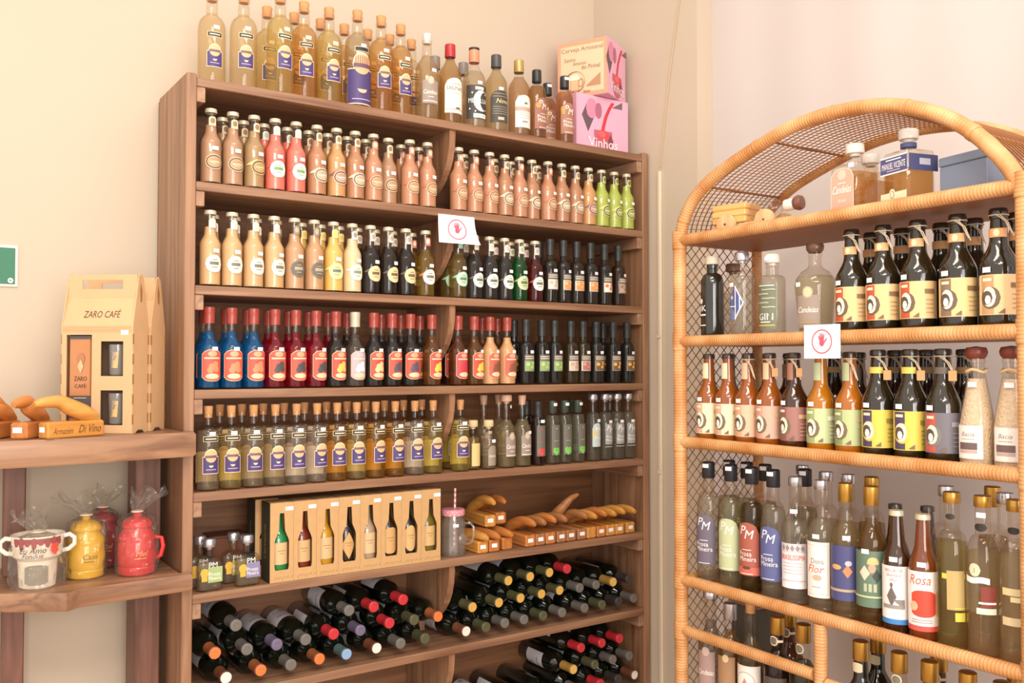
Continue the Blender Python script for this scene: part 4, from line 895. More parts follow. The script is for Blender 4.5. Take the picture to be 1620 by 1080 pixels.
kind('loblack', 'spirit_bottle', 'black bottle with gold cap and octagon neck tag', P_LO, None, 0, ('tall', GOLD), lambda L: L.shape('rect', 0, 0.16, 0.05, 0.02, WHITE), (0.0180, lambda L: L.shape('shield', -0.002, 0.246, 0.024, 0.022, flat('#cdbf9a'))), glass=glossy('#14140f', 0.1))

# ================================================================== setting bottles on the bookcase
def rowA(shelf, si, data, back=None, y=0.0, name='front', yb=0.074):
    z = SH[si] + 0.0006; lo, hi = PT + 0.004, W - PT - 0.004
    for tagname, rows, dy in (('front', data, 0.0), ('back', back or [], yb)):
        items = []
        for e in rows:
            px, key = e[0], e[1]; oy = e[2] if len(e) > 2 else 0.0
            R = KINDS[key]['R']; Y = 0.006 + R + y + dy + oy
            if dy and Y + R > D - 0.015: Y = D - 0.015 - R
            items.append([AX(px, Y, z + 0.1), R, key, Y])
        if tagname == 'back':
            groups = [items]
        else: groups = [items]
        for g in groups:
            if not g: continue
            if si == 0: relax(g, lo=0.0, hi=hi)
            else:
                er = 0.024 if tagname == 'front' else None; ga = [e for e in g if e[0] < 0.846]; gb = [e for e in g if e[0] >= 0.846]
                relax(ga, lo=PT + 0.0245, hi=0.834, er=er); relax(gb, lo=0.858, hi=W - PT - 0.0245, er=er)
                for e in g:
                    if e[0] - e[1] < PT + 0.001: e[0] = PT + 0.001 + e[1]
            for X, R, key, Y in g: place(key, (X, Y, z), radians(random.uniform(-9, 9)), shelf, tagname, X)
def seq(s): return [tuple(int(v) if i == 0 else (float(v) if i == 2 else v) for i, v in enumerate(e.split(':'))) for e in s.split()]
rowA('atop the bookcase', 0, seq('337:tpale:.10 383:tpale:.06 443:tgreen 482:tamber:.03 524:tgreen:.03 563:tbig 600:tamber 637:tamber:.03 672:candas 712:salinas 750:meialua 785:pitu 821:whitelab 849:pmplain 893:pmtop'),
     seq('422:tgreen 465:tamber 507:tpale 544:tamber 582:tpale 616:tamber 650:tpale 688:greycap 733:greycap 866:pmtop:-.03'), yb=0.13)
rowA('first bookcase shelf', 1, seq('321:cocoa 343:cocoa 391:olive 435:coral 468:coral 501:choco 533:caramel 563:choco 591:rosecocoa 611:cocoa:.02 648:rosecocoa 676:rosecocoa 718:rosecocoa 746:rosecocoa 770:rosecocoa 796:choco 823:rosecocoa 841:choco:.012 866:rosecocoa 886:choco 906:choco 925:caramel 948:lime 969:lime 991:lime'),
     seq('362:olive 377:olive 415:coral 454:coral 488:choco 518:caramel 549:choco 578:choco 634:rosecocoa 662:rosecocoa 733:choco 781:choco 808:choco 849:choco'))
rowA('second bookcase shelf', 2, seq('321:coffee 354:coffee 389:coffee 423:coffee 453:ricec 475:ricec 516:yellow 547:milk 578:coffeedk 606:coffeedk 636:coffeedk 673:peach 717:mint 747:grape 770:grape 795:grape 820:green 846:ruby 870:cashew 891:orange 912:orange 934:orange 956:orangew 978:ginger'),
     seq('337:coffee 371:coffee 405:coffee 437:ricec 491:yellow 502:yellow 533:yellow 563:coffeedk 590:coffeedk 620:coffeedk 651:peach 700:mint 728:grape 781:grape 807:green 829:ruby 853:cashew'))
rowA('third bookcase shelf', 3, seq('330:blue 364:blue 398:blue 429:crims 462:crims 495:crims 526:darkf 557:ashy 588:cocobig 618:acai 649:acai 683:passion 723:pinkl 750:passion 774:peachy 802:peachy 832:limed 857:limed 877:limed 903:pepper 922:cranb 943:cinna 970:cinna 992:cinna'),
     seq('314:blue 349:blue 384:blue 413:crims 445:crims 478:crims 509:crims 541:darkf 603:acai 634:acai 664:acai 700:cherry 763:passion 787:passion 813:cinna 954:cinna'))
rowA('fourth bookcase shelf', 4, seq('326:pclear 362:pstraw 400:pclear 434:pclear 467:pwhite 499:pwhite 532:pgold 564:pstraw 594:pgold 625:pgold 656:pwhite 685:pyell 728:pyell 751:smallcork:.02 770:smallgrey 801:medgrey 826:medcork 851:heartred 874:heartgreen 893:heartgreen 914:heartgreen 938:aqua 957:silver 978:silver 999:silver'),
     seq('349:pclear 381:pclear 415:pstraw 449:pclear 481:pwhite 516:pgold 549:pgold 578:pstraw 608:pgold 638:pgold 667:pyell 714:pyell 767:medcork 787:medcork 833:heartred 905:heartgreen 965:silver'))

# ================================================================== setting bottles on the rattan shelf
def rowB(shelf, si, data, back=None, v=0.05, vb=0.085, z=None):
    z = (BH[si] if z is None else z) + 0.0028
    for tagname, rows, dv in (('front', data, 0.0), ('back', back or [], vb)):
        items = []
        for e in rows:
            px, key = e[0], e[1]; ov = e[2] if len(e) > 2 else 0.0; R = KINDS[key]['R']; V = (0.100 if dv else 0.0195) + R + ov
            items.append([BU(px, V, z + 0.1), R, key, V])
        relax(items, 0.0024 if tagname == 'front' else 0.001, lo=0.022, hi=BW - 0.0225)
        for u, R, key, V in items:
            P = B(u, V, z); place(key, P, PH + radians((20 if si == 3 else 10) + random.uniform(-6, 6)), shelf, tagname, u)
rowB('second rattan shelf', 1, seq('1127:blackglass 1174:bluedia 1222:gin 1290:decanter:.01 1348:b1red 1398:b1red 1453:b1red 1516:b1brown 1581:b1tan'),
     seq('1160:hidclear 1379:b1back 1428:b1back 1490:b1back 1543:b1back 1611:b1back'), vb=0.09)
rowB('third rattan shelf', 2, seq('1107:b2cream 1145:b2cream 1181:b2pink 1218:b2rose 1257:b2plum 1299:b2green 1345:b2sage 1390:b2yel 1442:b2yel 1500:b2slate 1548:granola 1590:granola'),
     seq('1136:b2back 1172:b2back 1207:b2back 1240:b2back 1322:b2backd 1359:b2back 1417:b2backd 1467:b2backd 1527:b2backd 1612:granola'), vb=0.085)
rowB('fourth rattan shelf', 3, seq('1120:pmpurple 1157:pmgreen 1190:pmred 1224:pmblue 1259:viniss 1301:paperlab 1343:indigo 1384:greenman 1428:lnblue 1473:lnred 1524:yellowbar 1573:whitebar 1615:palebar'),
     seq('1152:backblack 1184:backblack 1214:backblack 1243:backblack 1262:backclear:.07 1279:backclear 1332:backclear 1376:backgold 1460:backbeer 1490:backbeer:.03 1510:backclear 1537:backclear 1555:backgold:.07 1603:backgold'), v=0.06, vb=0.085)
rowB('lowest rattan shelf', 3, seq('1108:lodk 1151:loamb 1188:losanta 1231:lodark 1272:loolive 1363:loblack 1436:loolive 1460:lodark 1546:loblack 1575:loolive'),
     seq('1250:lodark 1390:loblack 1487:lodark 1610:lodark'), v=0.075, vb=0.085, z=BH5)

# ================================================================== wine bottles lying on the two lower shelves
P_WINE = prof(0.286, 0.0368, 0.185, 0.222, 0.0150, 0.0138, 'o', 0.0015)
WINEG = glossy('#0d120b', 0.08)
def wine(key, desc, capc, rough=0.35, metal=0.0, lab=None, tip=None):
    capm = mat('capsule_' + capc.strip('#'), capc, rough, metal, noise=0.05); tm = mat('capsule_' + (tip or capc).strip('#'), tip or capc, rough, metal, noise=0.05)
    mb = MB(); rt = 0.0138
    mb.lathe([(rt + 0.0024, 0.226), (rt + 0.0014, 0.245), (rt + 0.0018, 0.272), (rt + 0.0028, 0.274), (rt + 0.0028, 0.287), (rt + 0.001, 0.2885), (0.006, 0.2882), (0, 0.287)], capm, 16)
    mb2 = MB().lathe([(rt + 0.0016, 0.2892), (rt - 0.001, 0.2896), (0.0072, 0.2896), (0.0066, 0.2886), (0, 0.2884)], tm, 14)
    ex = [('capsule', mb), ('capsule_top', mb2)]
    def lb(L):
        L.shape('rect', 0, 0.100, 0.105, 0.095, flat('#d9d6dc')); L.shape('rect', 0, 0.118, 0.06, 0.006, flat('#8d8a94')); L.shape('rect', 0, 0.090, 0.04, 0.003, flat('#a5a2aa')); L.shape('ell', 0, 0.072, 0.018, 0.022, flat('#9c98a4'))
    kind(key, 'wine_bottle', desc, P_WINE, None, 0, None, lb, glass=WINEG, extra=ex)
wine('wgrey', 'lying wine bottle with grey capsule', '#6d6862'); wine('wpurp', 'lying wine bottle with violet capsule', '#6d637c'); wine('wred', 'lying wine bottle with red capsule', '#c03038')
wine('wora', 'lying wine bottle with copper orange capsule', '#a8623c', tip='#d8763c'); wine('wblue', 'lying wine bottle with blue-grey capsule', '#5d7478', tip='#86a8cc'); wine('wbrn', 'lying wine bottle with brown capsule and white tip', '#7a4a34', tip='#e6ddd2')
wine('woli', 'lying wine bottle with olive capsule', '#55543a'); wine('wgold', 'lying wine bottle with olive capsule and gold tip', '#5a5838', tip='#cfa24c'); wine('wallg', 'lying wine bottle with gold capsule', '#a8813f', tip='#d8b060'); wine('wdark', 'lying wine bottle with black capsule', '#3c3634')
def unprojA(px, py, Y):
    dx, dy = (px - 810) / FPX, (540 - py) / FPX; dz = cos(PITCH) - sin(PITCH) * dy; dh = sin(PITCH) + cos(PITCH) * dy
    Dx, Dy = dx * CT + dz * ST, -dx * ST + dz * CT; t_ = (Y - CAMY) / Dy
    return CAMX + Dx * t_, CAMZ + dh * t_
WINES = {6: '374,996,wgrey 438,1031,wpurp 484,1008,wgrey 528,1012,wred 552,965,wgrey 592,957,wred 638,954,wred 617,997,wred 571,1000,wpurp 338,1040,wora 391,1045,wgrey 506,1059,wora 548,1048,wblue 596,1040,wbrn 634,1031,wgrey 673,1019,woli 655,989,woli 413,1078,wora 357,1080,wbrn 460,1072,wgrey 699,977,wora 717,1017,wbrn 747,969,wgold 789,967,wgold 823,959,wgold 804,928,wgold 838,922,wgold 871,913,wgold 856,951,wgold 886,944,wgold 897,904,wred 973,918,wallg 949,929,wgrey 922,938,wgrey 1000,915,wdark 760,996,woli 798,993,wgrey 828,982,wgrey 860,976,woli 889,966,wgrey 925,960,wgrey 959,955,woli 983,948,wdark 1008,943,wgrey',
         7: '640,1095,wdark 690,1092,wgrey 740,1088,wdark 785,1082,wgold 920,1019,wred 952,1013,wred 981,1008,wred 828,1070,wallg 872,1067,wred 907,1059,wallg 941,1052,woli 971,1044,wgrey 1005,1034,wgrey 1010,1060,wbrn 983,1066,wdark 915,1085,wgrey 950,1080,wred'}
def wine_row(si, shelf):
    r = 0.0385; z0 = SH[si]; ent = []
    for e in WINES[si].split():
        px, py, key = e.split(','); X, Z = unprojA(float(px), float(py), 0.010); ent.append([X, max(0, round((Z - z0 - r) / 0.062)), key, Z])
    down = []
    for layer in range(4):
        g = [[e[0], r, e[2], e[3]] for e in ent if e[1] == layer]
        if not g: continue
        ca = 0.026 if layer > 0 else 0.002; ga = [e for e in g if e[0] < 0.846]; gb = [e for e in g if e[0] >= 0.846]
        if ga: relax(ga, lo=PT + ca, hi=0.834)
        if gb: relax(gb, lo=0.858, hi=W - PT - ca)
        for X, _, key, Z in ga + gb:
            z = z0 + r + 0.0006
            for x2, zz in down:
                dx = abs(X - x2)
                if dx < 2 * r: z = max(z, zz + sqrt(4 * r * r - dx * dx) + 0.0004)
            if z + r > SH[si - 1] - ST_ - 0.002: continue
            down.append((X, z)); base = 0.3000 - random.uniform(0, 0.006)
            o = place(key, (X, base, z), 0, shelf, 'front', X)
            o.rotation_euler = (Matrix.Rotation(pi / 2, 3, 'X') @ Matrix.Rotation(pi + random.choice((0, 0, 2.2, -2.0, 3.0)) + random.uniform(-.35, .35), 3, 'Z')).to_euler()
wine_row(6, 'upper wine shelf'); wine_row(7, 'lower wine shelf')

# ================================================================== fifth shelf: flasks, boxed bottles, jar, wooden holders
Z5 = SH[5] + 0.0006
P_FL = prof(0.118, 0.034, 0.070, 0.092, 0.0125, 0.0125, 'd', 0.001)
def flask(key, desc, lc):
    kind(key, 'hip_flask_bottle', desc, P_FL, liquid('fl_' + lc.strip('#'), '#c9c2ac', 0.8, 0.1), 0.075, ('wide', SILV),
         lambda L: (L.shape('rect', 0.010, 0.045, 0.040, 0.042, flat(lc)), L.text('PM', 0.004, 0.072, 0.014, WHITE), L.text('Prosa', 0.008, 0.047, 0.011, WHITE, 0.032), L.text('Mineira', 0.008, 0.036, 0.010, WHITE, 0.034), L.shape('ell', -0.020, 0.052, 0.024, 0.024, flat('#d8a93c')), L.shape('rect', -0.020, 0.036, 0.016, 0.014, flat('#d8a93c'))), sq=4, sy=0.55, rn=0.0135, seg=28)
flask('flgreen', 'small clear flask bottle with green label and gold medal', '#98b070'); flask('fllilac', 'small clear flask bottle with lilac label and gold medal', '#7d78a4')
flask('flpink', 'small clear flask bottle with pale label', '#b5a8a0'); flask('flyel', 'small clear flask bottle with olive label', '#a8a258')
for px, key, y in ((331, 'flgreen', 0.030), (316, 'flpink', 0.085), (369, 'flyel', 0.085), (391, 'fllilac', 0.030)):
    X = max(AX(px, y, Z5 + .05), PT + 0.037); place(key, (X, y, Z5), radians(4), 'fifth bookcase shelf', 'front', X)
KR = mat('kraft_board', '#c39a68', 0.75, noise=0.10, scale=50); KRD = mat('kraft_print_green', '#2c2c1e', 0.6, noise=0.1)
def sil(t):   # half width of the bottle window against height 0..1
    if t < 0.03: return 0.019
    if t < 0.52: return 0.0215
    if t < 0.68: return 0.0215 - (t - 0.52) / 0.16 * 0.0120
    return 0.0095 - (t - 0.68) / 0.32 * 0.0028
def boxed(X, y, liq, labc, desc, rz=0.0, lshape='rect'):
    t = thing('bottle_gift_box', desc, 'gift box', (X, y, Z5), rz, 'boxed beer bottles on the fifth bookcase shelf'); w_, d, h = 0.0690, 0.075, 0.226; zb, zt = 0.034, 0.196
    mb = MB(); hw = w_ / 2
    mb.box((-hw, 0.003, 0), (-hw + 0.0015, d, h), KRD); mb.box((hw - 0.0015, 0.003, 0), (hw, d, h), KR); mb.box((-hw + 0.0016, d - 0.0015, 0), (hw - 0.0016, d, h), KR)
    mb.box((-hw, 0.0031, 0), (hw, d, 0.0015), KR); mb.box((-hw, 0.0031, h - 0.0015), (hw, d, h), KR); mb.obj('box', t, False)
    fp = MB(); N = 16; rows = [zb + (zt - zb) * i / N for i in range(N + 1)]
    fp.box((-hw, 0, 0), (hw, 0.003, zb), KR); fp.box((-hw, 0, zt), (hw, 0.003, h), KR)
    for i in range(N):
        a, b = rows[i], rows[i + 1]; sa, sb = sil(i / N), sil((i + 1) / N)
        for s in (-1, 1):
            vs = [(s * sa, 0, a), (s * hw, 0, a), (s * hw, 0, b), (s * sb, 0, b), (s * sa, 0.003, a), (s * hw, 0.003, a), (s * hw, 0.003, b), (s * sb, 0.003, b)]
            fs = [(0, 1, 2, 3), (7, 6, 5, 4), (0, 3, 7, 4), (1, 5, 6, 2)]
            if s < 0: fs = [tuple(reversed(f)) for f in fs]
            fp.add(vs, fs, KR)
    fp.obj('front_panel', t, False)
    bp = [(0, 0.022), (0.024, 0.022), (0.027, 0.028), (0.027, 0.120)] + [(0.027 - 0.0150 * (3*k*k - 2*k*k*k), 0.120 + 0.035 * k) for k in (.25, .5, .75, 1)] + [(0.0100, 0.200), (0.0112, 0.202), (0, 0.204)]
    b = MB().lathe(bp, liq, 16, Matrix.Translation((0, 0.0315, 0))).obj('bottle', t)
    L = Lab(0.0272); L.shape(lshape, 0, 0.080, 0.046, 0.062 if lshape == 'rect' else 0.080, flat(labc)); L.shape('rect', 0, 0.088, 0.022, 0.002, flat('#8a6a44')); L.shape('rect', 0, 0.080, 0.014, 0.0015, flat('#8a6a44'))
    o = L.mb.obj('bottle_label', b, False); o.location = (0, 0.0315, 0)
    L = Lab(0.1, 0.0004); L.shape('rect', hw - 0.013, h - 0.018, 0.024, 0.011, TAGM); L.mb.obj('price_tag', t, False)
    mb = MB()
    for i in range(5): mb.tube([(-hw + 0.012 + i * 0.012, -0.0003, 0.006 + 0.004 * (i % 2)), (-hw + 0.018 + i * 0.012, -0.0003, 0.016), (-hw + 0.026 + i * 0.010, -0.0003, 0.010)], 0.0005, mat('kraft_print', '#a37a4c', 0.8, noise=0), 4)
    mb.obj('vine_print', t, False, kind='stuff')
    L = Lab(0.1, 0.0); L.text('Cervejaria', 0, 0, 0.022, flat('#8a7a52'), 0.14, 0.35)
    o = L.mb.obj('side_lettering', t, False); o.location = (-hw - 0.0004, d / 2 + 0.002, h / 2); o.rotation_euler = (0, pi / 2, -pi / 2)
    o.matrix_local = Matrix.Translation((-hw - 0.0002, d / 2 + 0.002, h / 2)) @ Matrix.Rotation(-pi / 2, 4, 'Z') @ Matrix.Rotation(-pi / 2, 4, 'Y')
    return t
G = glossy; SB = 'boxed beer bottle in kraft carton, '
xs = [AX(px, 0.006, Z5 + 0.1) for px in (446, 481.5, 515.5, 548.5, 581, 612, 643.5, 673.5)]
for i in range(1, 8): xs[i] = max(xs[i], xs[i - 1] + 0.0696)
for X, c, lc, ds, ls in zip(xs, ('#1f7a40', '#6a2412', '#b8861c', '#1c1712', '#a58e72', '#2c1a0e', '#161610', '#6a5a1c'),
                        ('#d3ab7a', '#c9a06c', '#d3ab7a', '#c99a5c', '#cfae82', '#c99a5c', '#d0a468', '#c9a468'),
                        ('kraft carton with green bottle in its window', 'kraft carton with red-brown bottle in its window', 'kraft carton with yellow bottle in its window', 'kraft carton with black bottle and pointed label', 'kraft carton with pale cream bottle in its window', 'kraft carton with brown bottle and rounded label', 'kraft carton with black bottle and half-round label', 'kraft carton with olive bottle in its window'),
                        ('rect', 'rect', 'rect', 'dia', 'rect', 'shield', 'ell', 'rect')):
    boxed(X, 0.006, glossy(c, 0.12), lc, ds + ' on the fifth bookcase shelf', 0, ls)
boxed(AX(422, 0.10, Z5 + .1), 0.10, glossy('#1c1712', 0.12), '#c99a5c', 'kraft carton with dark printed side standing behind the green-bottle carton', 0)
X = AX(362, 0.22, Z5 + .05); t = thing('cardboard_box', 'low brown cardboard box at the back of the fifth bookcase shelf behind flasks', 'box', (X, 0.205, Z5))
MB().bevbox((-0.055, 0, 0), (0.055, 0.09, 0.105), mat('brown_card', '#7a4c36', 0.7, noise=0.1), 0.002).obj('carton', t, False)
MB().bevbox((-0.056, -0.001, 0.1053), (0.056, 0.091, 0.112), mat('brown_card', '#7a4c36'), 0.002).obj('lid', t, False)

# mason jar mug
X = AX(717, 0.050, Z5 + .05); jar = thing('mason_jar_mug', 'clear mason jar mug with pink polka dot lid and striped straw', 'jar', (X, 0.052, Z5))
jar.scale = (1.10, 1.10, 1.10)
PJ = [(0, 0.002), (0.034, 0), (0.0375, 0.004), (0.0375, 0.050), (0.0365, 0.060), (0.0378, 0.085), (0.036, 0.100), (0.0315, 0.110), (0.0315, 0.126)]
JG = thick_glass('jar_glass', '#f6f2ec', 0.06)
MB().lathe(PJ, JG, 24).obj('glass', jar); MB().lathe([(r - 0.003, z + (0.008 if z < .01 else 0)) for r, z in PJ if r > 0], JG, 24).obj('inner_glass', jar)
MB().tube([(0.032, -0.014, 0.092), (0.045, -0.026, 0.094), (0.052, -0.033, 0.082), (0.052, -0.033, 0.055), (0.047, -0.028, 0.036), (0.034, -0.015, 0.030)], 0.0048, JG, 10).obj('handle', jar)
lid = MB().lathe([(0.0345, 0.118), (0.0352, 0.120), (0.0352, 0.134), (0.0335, 0.1365), (0, 0.1365)], mat('pink_lid', '#d68a94', 0.4, noise=0), 26).obj('lid', jar)
mb = MB(); wd = flat('#f3dde0')
for ring, zz in ((16, 0.123), (16, 0.1295)):
    for i in range(ring):
        a = 2 * pi * (i + (0.5 if zz > .125 else 0)) / ring; c = Vector((0.0355 * cos(a), 0.0355 * sin(a), zz)); u = Vector((-sin(a), cos(a), 0)); n = 6
        mb.add([c + (u * cos(k * pi / 3) + Vector((0, 0, 1)) * sin(k * pi / 3)) * 0.0019 for k in range(6)], [tuple(range(6))], wd)
mb.obj('polka_dots', lid, False, kind='stuff')
st1, st2 = flat('#d9828e'), flat('#efe0dc'); mb = MB(); pa, pb = Vector((0.004, 0, 0.02)), Vector((0.010, 0.004, 0.196))
for i in range(22): mb.tube([pa.lerp(pb, i / 22), pa.lerp(pb, (i + 1) / 22)], 0.0032, (st1, st2)[i % 2], 8)
mb.obj('straw', jar)
# starfish relief
MB().lathe([(0, 0), (0.016, 0.001), (0.012, 0.004), (0, 0.005)], JG, 10, Matrix.Translation((0.012, -0.0375, 0.050)) @ Matrix.Rotation(pi / 2, 4, 'X')).obj('embossed_motif', jar)
L = Lab(0.0376); L.shape('rect', -0.010, 0.092, 0.014, 0.009, TAGM); L.mb.obj('price_tag', jar, False)

# wooden bottle holders: block with a curved horn-like arm
HW = [wood('holder_pine', '#b87830', '#dca154', 'y', 0.4), wood('holder_orange', '#a8622c', '#cf8746', 'y', 0.4), wood('holder_brown', '#8f5a34', '#b57c4c', 'y', 0.45)]
HOLD = {}
def holder(loc, rz, wi, lift, label, sticker=True, group='wooden bottle holders', text=False, tilt=0.0, ln=0.165):
    t = thing('bottle_holder', label, 'bottle holder', loc, rz, group)
    m = HW[wi]; MB().bevbox((-0.0205, 0, 0), (0.0205, ln, 0.040), m, 0.004).obj('base', t, False)
    if lift < 1:
        path = [(0, ln - 0.015, 0.040), (0, ln - 0.045, 0.058), (0, ln - 0.085, 0.076), (0, 0.04, 0.088), (0, 0.0, 0.087), (0, -0.022, 0.083)]; rad = [0.017, 0.021, 0.020, 0.016, 0.013, 0.007]
        if lift: path = [(x, y, 0.04 + (z - 0.04) * (1 - lift)) for x, y, z in path]
    else:
        path = [(0, ln - 0.03, 0.042), (0.006, ln - 0.06, 0.075), (0.02, ln - 0.085, 0.108), (0.045, ln - 0.10, 0.138), (0.075, ln - 0.105, 0.152)]; rad = [0.020, 0.021, 0.017, 0.012, 0.006]
    sm = crm(path, 4); rr = [v[0] for v in [Vector((a, 0, 0)) for a in rad]]; rs_ = []
    for i in range(len(sm)):
        f_ = i / (len(sm) - 1) * (len(rad) - 1); k = min(int(f_), len(rad) - 2); rs_.append(rad[k] + (rad[k + 1] - rad[k]) * (f_ - k))
    MB().tube(sm, rs_, m, 12).obj('arm', t)
    if sticker:
        L = Lab(0.1, 0.0); L.shape('rect', -0.002, 0.022, 0.022, 0.013, TAGM); L.mb.obj('price_tag', t, False)
    if text:
        L = Lab(0.1, 0.0); L.text('Armazém', -0.036, 0.018, 0.015, flat('#6a4020'), 0.052, 0.4); L.text('Di Vino', 0.034, 0.021, 0.019, flat('#5a3418'), 0.060, 0.4)
        o = L.mb.obj('lettering', t, False); o.matrix_local = Matrix.Translation((0.0206, ln / 2, 0)) @ Matrix.Rotation(pi / 2, 4, 'Z')
    return t
hx = []
for px, wi, lf in ((763, 0, 0.7), (781, 1, 0.7), (803, 1, 0.7), (838, 1, 0.1), (854, 2, 0.1), (870, 1, 0), (888, 2, 0.05), (902, 2, 1), (920, 2, 0), (934, 0, 0.1), (950, 1, 0), (965, 0, 0.08), (979, 0, 0), (996, 0, 0.05)): hx.append([AX(px, 0.02, Z5 + .02), 0.0212, px, wi, lf])
relax(hx, 0.0006, hi=W - PT - 0.003)
for i, (X, _, px, wi, lf) in enumerate(hx):
    holder((X, 0.012 + (0.006 if i == 2 else 0), Z5), 0, wi, lf, ('wooden bottle holder with upraised curved arm on fifth bookcase shelf' if lf == 1 else f'{ORD[i]} wooden block holder with curved arm from mason jar, fifth bookcase shelf'), px not in (760, 803, 934), 'wooden bottle holders beside the mason jar')
holder((hx[1][0] + 0.012, 0.055, Z5 + 0.0745), radians(-4), 0, 0.0, 'pine block holder lying atop other holders next to the mason jar', True, 'wooden bottle holders beside the mason jar')
holder((hx[2][0] + 0.018, 0.085, Z5 + 0.0745), radians(-4), 1, 0.1, 'orange block holder lying second atop the pile of wooden holders', True, 'wooden bottle holders beside the mason jar')
# three on the side stand
for (x, y, rz, wi, tx, lb) in ((-0.350, -0.088, -66, 0, True, 'pine bottle holder with burnt lettering on the upper stand plank'), (-0.400, -0.070, -34, 1, False, 'orange wooden bottle holder between two others on the upper stand plank'), (-0.462, -0.035, -30, 1, False, 'orange wooden bottle holder at the outer end of upper stand plank')):
    holder((x, y, P1 + 0.0006), radians(rz), wi, 0, lb, True, 'wooden bottle holders on the side stand', tx, ln=0.150 if tx else 0.13)

# ================================================================== boxes on top of the bookcase
def printed_box(name, label, loc, rz, s, faces):
    t = thing(name, label, 'box', loc, rz); sx, sy, sz = s
    MB().bevbox((0, 0, 0), (sx, sy, sz), mat('pink_carton', '#d99cb4', 0.5, noise=0.03), 0.002).obj('carton', t, False)
    for side, fn in faces:
        L = Lab(0.1, 0.0); fn(L, sx if side == 'front' else sy, sz); o = L.mb.obj('printed_panel', t, False)
        if side == 'left': o.matrix_local = Matrix.Translation((0, sy / 2, 0)) @ Matrix.Rotation(-pi / 2, 4, 'Z')
        else: o.matrix_local = Matrix.Translation((sx / 2, 0, 0))
    return t
def art_wine(L, w_, h):
    L.shape('rect', 0, h / 2, w_ * 0.985, h * 0.985, flat('#dfa6c0'))
    s = h / 0.215; X = lambda v: v * s
    L.shape('dia', X(-0.072), X(0.135), X(0.060), X(0.120), flat('#5a4450'), 5); L.shape('ell', X(-0.055), X(0.165), X(0.055), X(0.075), flat('#cf7f9c'), 11); L.shape('ell', X(-0.022), X(0.160), X(0.034), X(0.060), flat('#a85a78'), 11)
    L.k += 1; off = 0.0006 + 0.00018 * L.k
    st = [(0.048, 0.200), (0.030, 0.175), (0.012, 0.140), (0.0, 0.100), (-0.006, 0.070)]
    vs = []
    for i, (a, b) in enumerate(st): vs += [L.P(X(a - 0.007), X(b), off), L.P(X(a + 0.009), X(b), off)]
    L.mb.add(vs, [(2*i, 2*i+1, 2*i+3, 2*i+2) for i in range(4)], flat('#c82a38'))
    L.shape('tri', X(0.070), X(0.195), X(0.050), X(0.028), flat('#6a5058')); L.shape('dome', X(0.0), X(0.045), X(0.088), X(-0.085), flat('#b5566e'), 13); L.shape('ell', X(0.0), X(0.070), X(0.062), X(0.040), flat('#d83c48'), 11); L.shape('ell', X(-0.006), X(0.074), X(0.040), X(0.022), flat('#e05a5c'), 11)
    L.shape('dia', X(0.036), X(0.052), X(0.028), X(0.050), flat('#7c3040'), 5)
    L.text('Vinhos', X(0.0), X(0.040), X(0.036), flat('#f6e9f0'), w_ * 0.78)
def art_beer(L, w_, h):
    L.shape('rect', 0, h / 2, w_ * 0.985, h * 0.985, flat('#d99672')); L.shape('rect', 0, h / 2, w_ * 0.86, h * 0.84, flat('#ecc09a'))
    ink = flat('#7a4434'); L.text('Cerveja Artesanal', 0, h * 0.84, 0.022, ink, w_ * 0.86); L.text('Santo', -0.05, h * 0.68, 0.015, ink, 0.05); L.text('Antonio', -0.01, h * 0.60, 0.014, ink, 0.055); L.text('do Pinhal', 0.035, h * 0.52, 0.016, ink, 0.075)
    L.shape('ell', -0.030, h * 0.27, 0.086, 0.084, flat('#8a5a44'), 13); L.shape('ell', -0.026, h * 0.28, 0.074, 0.072, flat('#e8bd98'), 13); L.shape('rect', -0.030, h * 0.24, 0.036, 0.052, flat('#b07a54')); L.shape('rect', -0.030, h * 0.24, 0.030, 0.046, flat('#e3b084')); L.shape('dome', -0.030, h * 0.36, 0.042, 0.022, flat('#f3dcc0')); L.shape('ell', -0.004, h * 0.25, 0.022, 0.034, flat('#b07a54')); L.shape('ell', -0.005, h * 0.25, 0.013, 0.024, flat('#e8bd98'))
    L.shape('tri', 0.045, h * 0.28, 0.060, 0.045, flat('#b5805c')); L.text('Beba', 0.02, h * 0.09, 0.010, ink, 0.05)
ZT = SH[0] + 0.0008
x0b = AX(912, 0.078, ZT + .1); x1b = min(AX(996, 0.078, ZT + .1), W - PT - 0.002)
printed_box('wine_carton', 'pink carton with wine glass print standing on the bookcase', (x0b, 0.078, ZT), 0, (x1b - x0b, 0.22, 0.214), [('front', art_wine)])
xc = AX(962, 0.025, ZT + .3)
printed_box('beer_carton', 'turned carton with beer mug print atop the pink wine carton', (xc, 0.028, ZT + 0.2150), radians(27), (0.178, 0.205, 0.214), [('front', art_wine), ('left', art_beer)])

